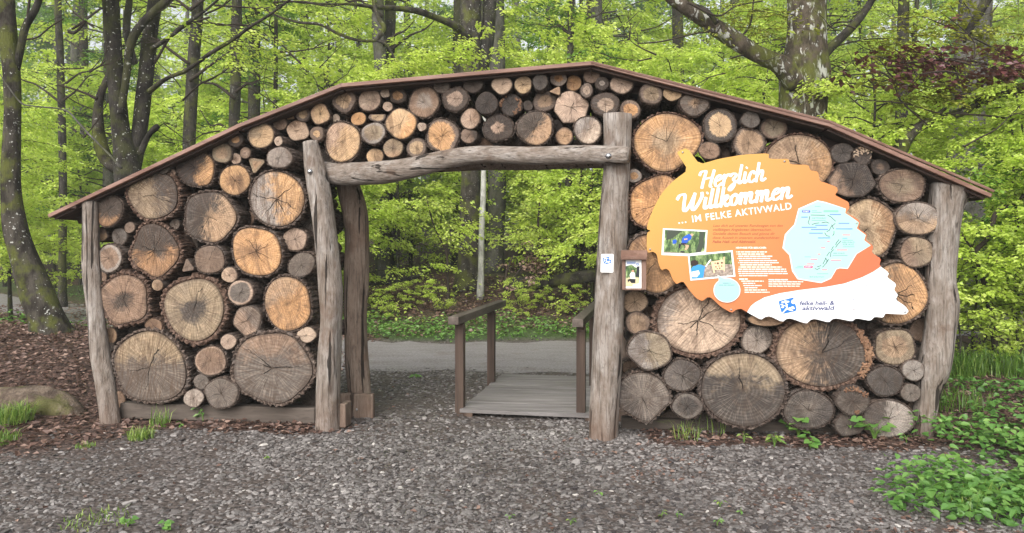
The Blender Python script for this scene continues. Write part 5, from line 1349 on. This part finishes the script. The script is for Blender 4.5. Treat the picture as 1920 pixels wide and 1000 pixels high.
# the big mossy trunk behind the sign
Y = 10.6; T = hand_tree("oak_tree", "thick mossy tree with pale bark flakes and spreading limbs behind the right roof", 1506, 600, Y)
limb(T, [(1505, ground_py(1505, Y) + 8, 120), (1505, 500, 96), (1506, 300, 84), (1507, 215, 82), (1507, 170, 86), (1508, 130, 88), (1511, 85, 74), (1513, 30, 68), (1512, -60, 64), (1508, -300, 46)], Y, MTRUNKF, 421, 20, .10, "trunk")
limb(T, [(1495, 160, 48), (1470, 128, 42), (1440, 112, 34), (1400, 92, 33), (1360, 66, 31), (1320, 38, 29), (1285, 15, 26), (1250, -12, 24), (1200, -70, 18)], Y - .15, MTRUNKF, 422, 12, .14)
limb(T, [(1535, 112, 26), (1556, 90, 19), (1580, 68, 17), (1605, 42, 16), (1630, 8, 14), (1655, -40, 12)], Y - .1, MTRUNKD, 423, 10)
limb(T, [(1345, 45, 9), (1325, 20, 9), (1300, 8, 6), (1280, -10, 4)], Y - .4, MTRUNKD, 424, 7)
limb(T, [(1290, 5, 5), (1345, 30, 4), (1380, 12, 3), (1430, 2, 3)], Y - .5, MTWIG, 425, 5)
limb(T, [(1345, 60, 5), (1310, 62, 3), (1240, 78, 3), (1195, 82, 2)], Y - .2, MTWIG, 426, 5); limb(T, [(1380, 78, 4), (1405, 50, 4), (1412, 10, 3), (1415, -30, 2)], Y - .2, MTWIG, 427, 5)
twiggy(T, 16, 1180, 1700, 10, 230, Y + .3, (60, 170), 6); bough_leaves(T, [(1300, 40), (1380, 30), (1450, 60)], Y - .3, 30, 30, .05, MLEAFY, 428, base_t=.45); bough_leaves(T, [(1420, -80), (1500, -150), (1600, -60)], Y, 60, 36, .065, MLEAF, 429, name="crown", jz=.5)
# copper beech leaning in from the right, with a mossy limb
Y = 9.6; T = hand_tree("copper_beech", "copper-leaved beech with a mossy limb reaching in from the right edge", 2040, 640, Y)
limb(T, [(2050, ground_py(2050, Y) + 8, 70), (2030, 480, 56), (2010, 300, 50), (1990, 120, 44), (1975, -50, 36), (1960, -250, 24)], Y, MTRUNKM, 431, 14, .1, "trunk")
limb(T, [(2005, 140, 30), (1960, 152, 26), (1920, 165, 22), (1880, 172, 20), (1840, 190, 17), (1800, 212, 17), (1760, 225, 18), (1730, 236, 18), (1705, 254, 22), (1688, 282, 26), (1676, 310, 24), (1660, 360, 16)], Y - .2, MTRUNKM, 432, 12, .14)
limb(T, [(1850, 184, 12), (1800, 180, 10), (1770, 205, 8), (1730, 235, 6)], Y - .3, MTRUNKM, 433, 8)
limb(T, [(1985, -80, 20), (1880, -45, 19), (1850, 0, 17), (1830, 35, 15), (1814, 62, 11), (1808, 80, 5)], Y - .3, MTRUNKD, 434, 9)
for k, pts in enumerate(([(1915, 226, 4), (1840, 216, 4), (1760, 212, 3), (1700, 195, 3), (1620, 188, 2)], [(1960, 150, 5), (1880, 100, 4), (1800, 60, 3), (1740, 35, 2)], [(1850, 120, 4), (1780, 110, 3), (1700, 118, 3), (1640, 105, 2)], [(1740, 235, 3), (1690, 190, 3), (1675, 160, 2), (1640, 150, 2)], [(1905, 175, 4), (1912, 210, 4), (1918, 250, 3)], [(1800, 165, 4), (1790, 130, 3), (1760, 110, 2)])):
    limb(T, pts, Y - .4, MTWIG, 440 + k, 5)
bough_leaves(T, [(1640, 118), (1700, 112), (1760, 118), (1830, 125), (1890, 140), (1930, 170)], Y - .4, 70, 13, .095, MLEAFP, 445, (.2, .42), name="copper_foliage", jz=.17)
bough_leaves(T, [(1600, 90), (1700, 60), (1800, 50), (1900, 70)], Y - .2, 50, 24, .055, MLEAFY, 446, (.25, .55), base_t=.5, jz=.16); bough_leaves(T, [(1620, 150), (1700, 180), (1800, 160), (1900, 110)], Y - .3, 50, 22, .052, MLEAFY, 447, (.2, .45), base_t=.5, jz=.13)
twiggy(T, 14, 1620, 1920, 60, 300, Y - .2, (60, 150), 7); bough_leaves(T, [(1950, -100), (1850, -150), (2000, -200)], Y, 40, 30, .06, MLEAFY, 448, name="crown", jz=.5)
# crooked dark sapling at the right
Y = 8.9; T = hand_tree("sapling", "crooked black-stemmed sapling right of the end post", 1868, 660, Y)
limb(T, [(1869, ground_py(1869, Y) + 4, 13), (1860, 600, 12), (1848, 540, 11), (1834, 490, 10), (1832, 468, 10), (1848, 452, 9), (1860, 425, 9), (1866, 402, 9), (1885, 388, 9), (1910, 378, 8), (1930, 350, 7), (1960, 300, 5)], Y, MTWIG, 451, 8, .08, "trunk", res=4)
limb(T, [(1834, 480, 5), (1812, 452, 4), (1800, 430, 3), (1792, 400, 2)], Y, MTWIG, 452, 5); limb(T, [(1845, 530, 4), (1870, 510, 3), (1895, 512, 2), (1915, 520, 2)], Y, MTWIG, 453, 5)
bough_leaves(T, [(1780, 350), (1830, 320), (1900, 310), (1950, 280)], Y + .2, 42, 26, .07, MLEAFD, 454, (.25, .5), base_t=.75, jz=.15, name="crown"); bough_leaves(T, [(1790, 420), (1850, 470), (1910, 440), (1890, 380)], Y + .4, 34, 24, .065, MLEAFD, 455, (.25, .5), base_t=.55, jz=.2); bough_leaves(T, [(1800, 540), (1860, 560), (1915, 530)], Y + .3, 28, 24, .06, MLEAF, 456, (.25, .5), base_t=.55, jz=.12)
# lime twigs seen through the gate
for k, (pts, lf, lab) in enumerate((([(800, 372), (812, 420), (826, 450), (838, 480), (840, 540)], [(790, 380), (830, 400), (850, 430)], "thin dark sapling left of the double trunk in the gate"), ([(1015, 330), (1012, 380), (1010, 440), (1030, 515)], [(960, 400), (1010, 440), (1070, 380), (1100, 420)], "lime sapling at the right in the gate opening"), ([(1098, 470), (1095, 420), (1088, 360), (1090, 320)], [(1060, 340), (1100, 380), (1080, 450)], "leafy young stem close to the gate's right post"))):
    Y = 15.6 + .4 * k; T = hand_tree("sapling", lab, pts[-1][0], 560, Y, SG)
    base = max(pts, key=lambda q: q[1]); ps = sorted(pts, key=lambda q: -q[1]); ps = [(ps[0][0], ground_py(ps[0][0], Y) + 3)] + ps
    limb(T, [(x, y, 7 - 1.0 * i_) for i_, (x, y) in enumerate(ps)], Y, MTWIG, 470 + k, 6, .08, "trunk"); bough_leaves(T, lf, Y, 34, 30, .075, MLEAF, 480 + k, (.35, .8), base_t=.78, jz=.25, name="crown")

for px, Y, sc, kd, lab in ((715, 14.6, .42, 0, "low lime seedling bush on the bank at the left of the gate view"), (770, 15.2, .36, 1, "small lime bush on the bank left of the handrail"), (835, 14.8, .4, 2, "tiny lime bush right above the left handrail's front end"), (975, 14.6, .45, 0, "small lime bush between the two handrails"), (1010, 15.4, .42, 1, "taller lime bush between the handrails"), (1075, 14.9, .38, 2, "lime bush above the right handrail")):
    x = (px - 960) / F * Y; put_tree(SH[kd], "sapling", x, Y, px, sc, lab, "sapling", SG)
T = thing("dead_shrub", "rusty dead-leaved shrub beside the fallen trunk on the bank", "shrub", (-.05, 15.4, float(zt(-.05, 15.4))))
limb(T, [(945, 545, 5), (950, 510, 4), (962, 480, 3)], 15.4, MTWIG, 490, 5, name="stem"); limb(T, [(950, 540, 4), (975, 505, 3), (990, 488, 2)], 15.4, MTWIG, 491, 5, name="stem")
bough_leaves(T, [(940, 530), (960, 500), (985, 490), (1000, 510)], 15.4, 22, 16, .08, MLITTER, 492, (.2, .45), base_t=.75, jz=.18)
# ------------------------------------------------------------------ fallen wood
def fallen(name, label, pts, Ys, mat, seed, group=None, rough=.14):
    P3 = [Q(x, y, Y) for (x, y, w), Y in zip(pts, Ys)]; R_ = [w / 2 * Y / F for (x, y, w), Y in zip(pts, Ys)]
    o = MB().add(*tube(P3, R_, 14, 5, rough, seed)).build(name, mat, origin=P3[0], smooth=True); o.location = P3[0]
    return tag(o, label, "fallen log", group)
fallen("fallen_log", "long dark fallen trunk on the bank behind the boardwalk", [(960, 535, 26), (985, 532, 28), (1040, 527, 26), (1110, 518, 24), (1180, 512, 20)], [16.4, 16.2, 16, 15.6, 15.2], MTRUNKD, 501)
fallen("fallen_branch", "bare fallen branch on the bank left in the gate opening", [(690, 532, 8), (740, 528, 10), (790, 515, 8), (815, 497, 5)], [16.2, 16, 15.8, 15.6], MTRUNK, 502)
fallen("fallen_log", "mossy half-buried log beside the left end post", [(-60, 756, 62), (20, 758, 62), (60, 757, 58), (85, 763, 60), (118, 772, 46), (165, 794, 22)], [7.3, 7.25, 7.22, 7.2, 7.15, 7.1], MROTTEN, 503, rough=.34)

# ------------------------------------------------------------------ leaf litter, stones, herbs, grass
def scatter(n, x0, x1, y0, y1, maskf, gg):
    x = gg.uniform(x0, x1, n); y = gg.uniform(y0, y1, n); k = gg.random(n) < maskf(x, y); return x[k], y[k]
gg = np.random.default_rng(77)
B = MB()
def litter_quads(x, y, size):
    n = len(x); z = zt(x, y) + gg.uniform(.004, .03, n) * (size / .06)
    a = gg.uniform(0, 6.28, n); d = np.column_stack([np.cos(a), np.sin(a), gg.normal(0, .25, n)]); nr = np.column_stack([gg.normal(0, .38, (n, 2)), np.ones(n)])
    ln = size * gg.uniform(.6, 1.3, n); add_leaves(B, np.column_stack([x, y, z]), d, unit(nr), ln, ln * .7, 0, np.clip(gg.normal(.45, .24, n), 0, 1))
dens = lambda x, y: np.clip(litter(x, y) - .15, 0, 1)
for (n, x0, x1, y0, y1, sz) in ((15000, -8.5, -1.8, 5.4, 11.6, .062), (9000, 2.4, 7.5, 4.0, 9.4, .058), (2200, -2.2, 3.8, 5.7, 6.7, .05), (20000, -9, 9, 12.6, 19, .085), (7000, -14, -6, 11, 22, .085)):
    litter_quads(*scatter(n, x0, x1, y0, y1, dens, gg), sz)
x, y = scatter(1500, -4, 4, 4.1, 9, lambda x, y: .25 + 0 * x, gg); litter_quads(x, y, .04); x, y = scatter(3500, .2, 3.6, 3.9, 5.9, lambda x, y: .7 * sm(-.1, .8, wob(x, y, .6, 7) + .35 * (x - 1.2)), gg); litter_quads(x, y, .035)
tag(B.build("leaf_litter", MLITTER), kind="stuff")

m, b = new_mat("stone"); t = attr('tint'); n = noise(coord(), 45, 3)
col = ramp(t, [(0.0, (.022, .02, .021)), (.4, (.124, .114, .108)), (.7, (.208, .194, .185)), (.93, (.32, .295, .28)), (1.0, (.52, .49, .45))]); col = mix(n * .4, col, (.075, .058, .052))
finish(b, col, .55, bump(n, .4, .01), .45); MSTONE = m
def stones(x, y, size, B):
    n = len(x); th = np.linspace(0, 6.2832, 6, endpoint=False)
    rr = gg.uniform(.65, 1.2, (n, 6)); s1 = size * gg.uniform(.5, 1.45, n); as_ = gg.uniform(.5, 1.0, n); hh = s1 * gg.uniform(.18, .5, n)
    a = gg.uniform(0, 6.28, n); ca, sa = np.cos(a)[:, None], np.sin(a)[:, None]
    lx = np.cos(th) * rr * s1[:, None]; ly = np.sin(th) * rr * (s1 * as_)[:, None]
    tx, ty = gg.normal(0, .22, n)[:, None], gg.normal(0, .22, n)[:, None]; z0 = zt(x, y)[:, None]
    def ringv(k, h): X_ = lx * k; Y_ = ly * k; return np.stack([x[:, None] + X_ * ca - Y_ * sa, y[:, None] + X_ * sa + Y_ * ca, z0 + h + X_ * tx + Y_ * ty], -1)
    V = np.concatenate([ringv(.85, -.006 + 0 * z0), ringv(1.0, hh[:, None] * .45), ringv(.66, hh[:, None])], 1).reshape(-1, 3)
    k = np.arange(n)[:, None] * 18; ti = np.clip(gg.normal(.45, .25, n) + .10 * wob(x, y, .5, 3), 0, .93); w = gg.random(n) < .006; ti[w] = 1
    for q in (0, 6):
        for e in range(6): B.add(V if (q == 0 and e == 0) else np.zeros((0, 3)), np.hstack([k + q + e, k + q + (e + 1) % 6, k + q + 6 + (e + 1) % 6, k + q + 6 + e]) - (0 if (q == 0 and e == 0) else len(V)), 0, ti)
    B.add(np.zeros((0, 3)), np.hstack([k + 12 + e for e in range(6)]) - len(V), 0, ti)
B = MB()
def gmask(x, y):
    r = np.clip(1.05 - litter(x, y), .08, 1) * (.62 + .38 * (wob(x, y, .55, 2) > -.55)); inroad = np.abs(y - road_c(x)) < road_h(x) - .15
    return np.where(inroad, .06, r * (1 - .72 * sm(-.35, .8, wob(x, y, .42, 6))))
for (n, x0, x1, y0, y1, sz) in ((19000, -3.6, 3.4, 3.85, 5.2, .0155), (19000, -4.4, 4.0, 5.2, 6.6, .0165), (11000, -2.4, 2.0, 6.6, 10.2, .019), (1100, -3.6, 3.4, 3.9, 7, .028), (1800, -5, 4, 9.4, 12.8, .02)):
    x, y = scatter(n, x0, x1, y0, y1, gmask, gg); stones(x, y, sz, B)
tag(B.build("gravel", MSTONE), kind="stuff")

def herb_patch(name, n, x0, x1, y0, y1, maskf, h, size, mat, kind="stuff", base_t=.5, heart=False):
    B = MB(); x, y = scatter(n, x0, x1, y0, y1, maskf, gg); n = len(x)
    hz = gg.uniform(.15, 1, n) * h * (0.5 + .5 * np.clip(wob(x, y, 1.1, 4) + .6, 0, 1)); z = zt(x, y) + hz
    a = gg.uniform(0, 6.28, n); d = np.column_stack([np.cos(a), np.sin(a), gg.normal(-.1, .3, n)]); nr = unit(np.column_stack([gg.normal(0, .35, (n, 2)), np.ones(n)]))
    ln = size * gg.uniform(.55, 1.25, n); (add_round if heart else add_leaves)(B, np.column_stack([x, y, z]), d, nr, ln, ln * (.8 if heart else .6), 0, np.clip(base_t + .35 * (hz / h - .5) + gg.normal(0, .15, n), 0, 1))
    return tag(B.build(name, mat), kind=kind)
def grass_patch(name, n, x0, x1, y0, y1, maskf, h, mat, base_t=.5):
    B = MB(); x, y = scatter(n, x0, x1, y0, y1, maskf, gg); blades(B, x, y, zt(x, y), h, base_t); return tag(B.build(name, mat), kind="stuff")
def blades(B, x, y, z, h, base_t=.5, spread=.9, w=.0045):
    n = len(x); a = gg.uniform(0, 6.28, n); L = h * gg.uniform(.5, 1.2, n); d = np.column_stack([np.cos(a), np.sin(a), np.zeros(n)]); s = np.column_stack([-np.sin(a), np.cos(a), np.zeros(n)]) * w
    up = np.array([0, 0, 1.0]); sp = gg.uniform(.1, 1, n) * spread
    p0 = np.column_stack([x, y, z]); p1 = p0 + up * (L * .6)[:, None] + d * (L * sp * .35)[:, None]; p2 = p0 + up * (L * (1 - sp * .35))[:, None] + d * (L * sp * 1.0)[:, None]
    V = np.stack([p0 - s, p0 + s, p1 + s * .8, p1 - s * .8, p2], 1).reshape(-1, 3); k = np.arange(n)[:, None] * 5; t = np.clip(gg.normal(base_t, .2, n), 0, 1)
    B.add(V, np.hstack([k, k + 1, k + 2, k + 3]), 0, t); B.add(np.zeros((0, 3)), np.hstack([k + 3, k + 2, k + 4]) - len(V), 0, t)
bk = lambda x, y: y - road_c(x) - road_h(x)
herb_patch("verge_herbs", 26000, -9, 9, 12.4, 16.5, lambda x, y: sm(.0, .25, bk(x, y)) * (1 - sm(.9, 1.9, bk(x, y) + .5 * wob(x, y, .7))), .24, .075, MHERB, base_t=.8)
herb_patch("forest_floor_plants", 22000, -12, 12, 13.5, 22, lambda x, y: .5 * sm(.8, 1.6, bk(x, y)) * (wob(x, y, .9, 1.5) > .15), .5, .08, MLEAF, base_t=.62)
herb_patch("left_verge_herbs", 6000, -16, -6, 13, 24, lambda x, y: sm(.0, .3, bk(x, y)) * (1 - sm(2, 3.5, bk(x, y))), .25, .09, MHERB)
herb_patch("left_near_herbs", 2600, -12, -5.4, 10.6, 15, lambda x, y: sm(-.1, -.5, y - road_c(x) + road_h(x)) * sm(10.9, 11.6, y), .22, .08, MHERB)
rmask = lambda x, y: sm(3.05, 3.9, x + .35 * wob(x, y, .8) - .10 * (y - 5)) * (wob(x, y, 1.0, 5) > -.75)
herb_patch("ground_cover", 15000, 2.3, 6.0, 3.9, 6.3, lambda x, y: np.maximum(sm(.75, .35, np.hypot((x - 3.15 - .35 * (y - 4.75)) / 1.4, (y - 4.7) / .8) + .06 * wob(x, y, 1.5)), .5 * rmask(x, y) * (wob(x, y, 1.3, 2) > .0)), .23, .056, MHERB, heart=True, base_t=.55)
herb_patch("ground_cover", 7000, 3.3, 7.5, 5.4, 9.0, lambda x, y: .8 * (wob(x, y, 1.2, 5) > -.1) * sm(3.2, 3.9, x), .15, .058, MHERB, heart=True, base_t=.4)
grass_patch("grass", 9000, 3.9, 8.5, 6.7, 9.6, lambda x, y: sm(.1, .6, wob(x, y, .5, 2) + .55), .24, MGRASS, .35)
grass_patch("grass", 500, 2.6, 4.0, 3.9, 4.7, lambda x, y: sm(2.75, 3.1, x - .2 * (y - 4)) * .9, .20, MGRASS, .5)

# countable weeds and tufts
def GP(px, py):
    Y = 6.0
    for _ in range(30):
        x = (px - 960) / F * Y; Y = .5 * Y + .5 * (EYE - float(zt(x, Y))) * F / (py - HZ)
    return np.array([(px - 960) / F * Y, Y, float(zt((px - 960) / F * Y, Y))])
def weed(px, py, hpx, n, leafpx, label, mat=None, seed=0, spread=.5, name="weed", group="weeds in the gravel", heart=True):
    c = GP(px, py); s = c[1] / F; r = np.random.default_rng(seed + px); T = thing(name, label, "weed", tuple(c), group); St = MB(); Lf = MB()
    for k in range(n):
        h = hpx * s * r.uniform(.35, 1.0); a = r.uniform(0, 6.28); off = h * spread * r.uniform(.3, 1.2)
        tip = c + np.array([math.cos(a) * off, math.sin(a) * off, h]); mid = c + np.array([math.cos(a) * off * .3, math.sin(a) * off * .3, h * .6])
        St.add(*tube([c - UV_ * .01, mid, tip], [.0025, .002, .0012], 5, 3))
        dd = np.array([math.cos(a), math.sin(a), -.25]); nn = unit(np.array([r.normal(0, .3), r.normal(-.35, .3), 1.0]))
        L = leafpx * s * r.uniform(.7, 1.2)
        if heart:
            sd = unit(np.cross(nn, dd)); ou = [(0, 0), (-.18, .28), (.05, .5), (.45, .46), (1.0, 0), (.45, -.46), (.05, -.5), (-.18, -.28)]
            V = [tip + unit(dd) * u * L + sd * v * L + nn * (.12 * L * abs(v)) for u, v in ou]; Lf.add(V, [(0, 1, 2, 3, 4), (0, 4, 5, 6, 7)], 0, r.uniform(.3, .9))
        else:
            add_leaves(Lf, tip[None], dd[None], nn[None], L, L * .5, 0, r.uniform(.3, .9, 1))
    St.build("stem", ink(90, 120, 50, .8), T); Lf.build("foliage", mat or MHERB, T); return T
weed(1497, 822, 44, 20, 19, "heart-leaved green plant in front of the broad charcoal log", seed=1)
weed(1640, 826, 44, 26, 16, "taller leafy plant in front of the dark-and-pale split log", seed=2, spread=.8)
weed(1585, 822, 36, 16, 13, "small leafy weed left of the taller plant at the right stack", seed=3, heart=False)
weed(1452, 838, 28, 16, 14, "low weed at the foot of the huge charcoal log", MGRASS, 4, heart=False)
weed(1395, 830, 20, 6, 11, "tiny pale weed under the right bay's foot beam", MGRASS, 5, heart=False)
weed(1520, 842, 24, 11, 15, "broad-leaved seedling right of the heart-leaved plant", seed=6)
weed(1700, 830, 18, 6, 12, "little weed touching the right end post", seed=7, heart=False)
weed(381, 790, 30, 10, 11, "small green seedling in front of the left foot beam", seed=8, heart=False)
weed(780, 708, 10, 6, 12, "green weed in the gravel beyond the gate", seed=9, heart=False)
weed(340, 800, 10, 5, 10, "tiny weed right of the grass tuft by the left bay", seed=10, heart=False)
weed(310, 995, 20, 9, 11, "green weed at the bottom edge left in the gravel", seed=11); weed(240, 988, 18, 8, 10, "small leafy weed at the far lower left of the gravel", seed=12)
for k, (px, py, lab) in enumerate(((1125, 930, "tiny green sprout in the gravel below the gate's right post"), (1070, 985, "tiny sprout near the bottom edge below the boardwalk"), (1270, 970, "small sprout in the gravel below the pointed log"), (1350, 950, "small sprout in the gravel below the huge charcoal log"), (1390, 965, "sprout right of two others near the lower right gravel"), (1240, 970, "sprout left of a small sprout in the lower gravel"), (1345, 985, "low sprout close to the bottom edge below the sign"), (500, 862, "faint sprout in the gravel below the left foot beam"), (955, 975, "single pale sprout at the bottom edge of the gravel"))):
    weed(px, py, 13, 4, 9, lab, MGRASS if k % 2 else MHERB, 30 + k, heart=False, group="sprouts in the gravel", name="sprout")
def tuft(px, py, hpx, n, label, seed, rad=.08, base_t=.5, spread=.6, w=.004):
    n = int(n * 2.2); spread += .35; w *= .85
    c = GP(px, py); s = c[1] / F; r = np.random.default_rng(seed); B = MB(); a = r.uniform(0, 6.28, n); q = rad * np.sqrt(r.random(n))
    x = c[0] + np.cos(a) * q; y = c[1] + np.sin(a) * q; blades(B, x, y, zt(x, y) - .01, hpx * s, base_t, spread, w)
    o = B.build("grass_tuft", MGRASS, origin=c); o.location = c; return tag(o, label, "grass tuft", "grass tufts")
tuft(24, 792, 46, 150, "lush grass tuft in front of the mossy half-buried log", 601, .16, .62, .8)
tuft(10, 830, 30, 60, "smaller grass tuft at the left edge below the lush one", 602, .12, .5, .8)
tuft(265, 822, 26, 70, "bright grass tuft in front of the left bay", 603, .10, .75, .9); tuft(297, 800, 40, 24, "thin tall grass wisp beside the bright tuft", 604, .09, .5, .5)
tuft(1290, 822, 46, 20, "dry pale grass tuft under the small low charcoal log", 605, .12, .8, 1.0, .003); tuft(1345, 815, 48, 6, "sparse tall grass stems under the huge charcoal log", 606, .08, .85, .4)
tuft(1790, 705, 60, 160, "dense grass tuft on the verge right of the end post", 607, .28, .4, .7, .006); tuft(1880, 700, 56, 160, "wide grass tuft at the right edge", 608, .30, .4, .7, .006)
tuft(160, 838, 12, 30, "tiny bright grass patch in the litter at lower left", 609, .08, .7, .9); tuft(1840, 960, 60, 40, "long grass tuft in the lower right corner", 610, .25, .6, .8)
tuft(185, 978, 18, 50, "thin pale grass patch at the lower left of the gravel", 611, .2, .7, .9)

# ------------------------------------------------------------------ the damp forest air
hz = MB().box((0, 40, 26), (110, 70, 30)).build("haze", plain("haze_air", (1, 1, 1))); tag(hz, kind="stuff")
hm = hz.data.materials[0]; X.nt = hm.node_tree
for n_ in list(X.nt.nodes):
    if n_.type != 'OUTPUT_MATERIAL': X.nt.nodes.remove(n_)
pv = X.nt.nodes.new('ShaderNodeVolumePrincipled'); pv.inputs['Color'].default_value = (.93, .96, .93, 1); pv.inputs['Density'].default_value = 0.0018; pv.inputs['Anisotropy'].default_value = 0.0
X.nt.links.new(pv.outputs[0], next(n_ for n_ in X.nt.nodes if n_.type == 'OUTPUT_MATERIAL').inputs['Volume'])
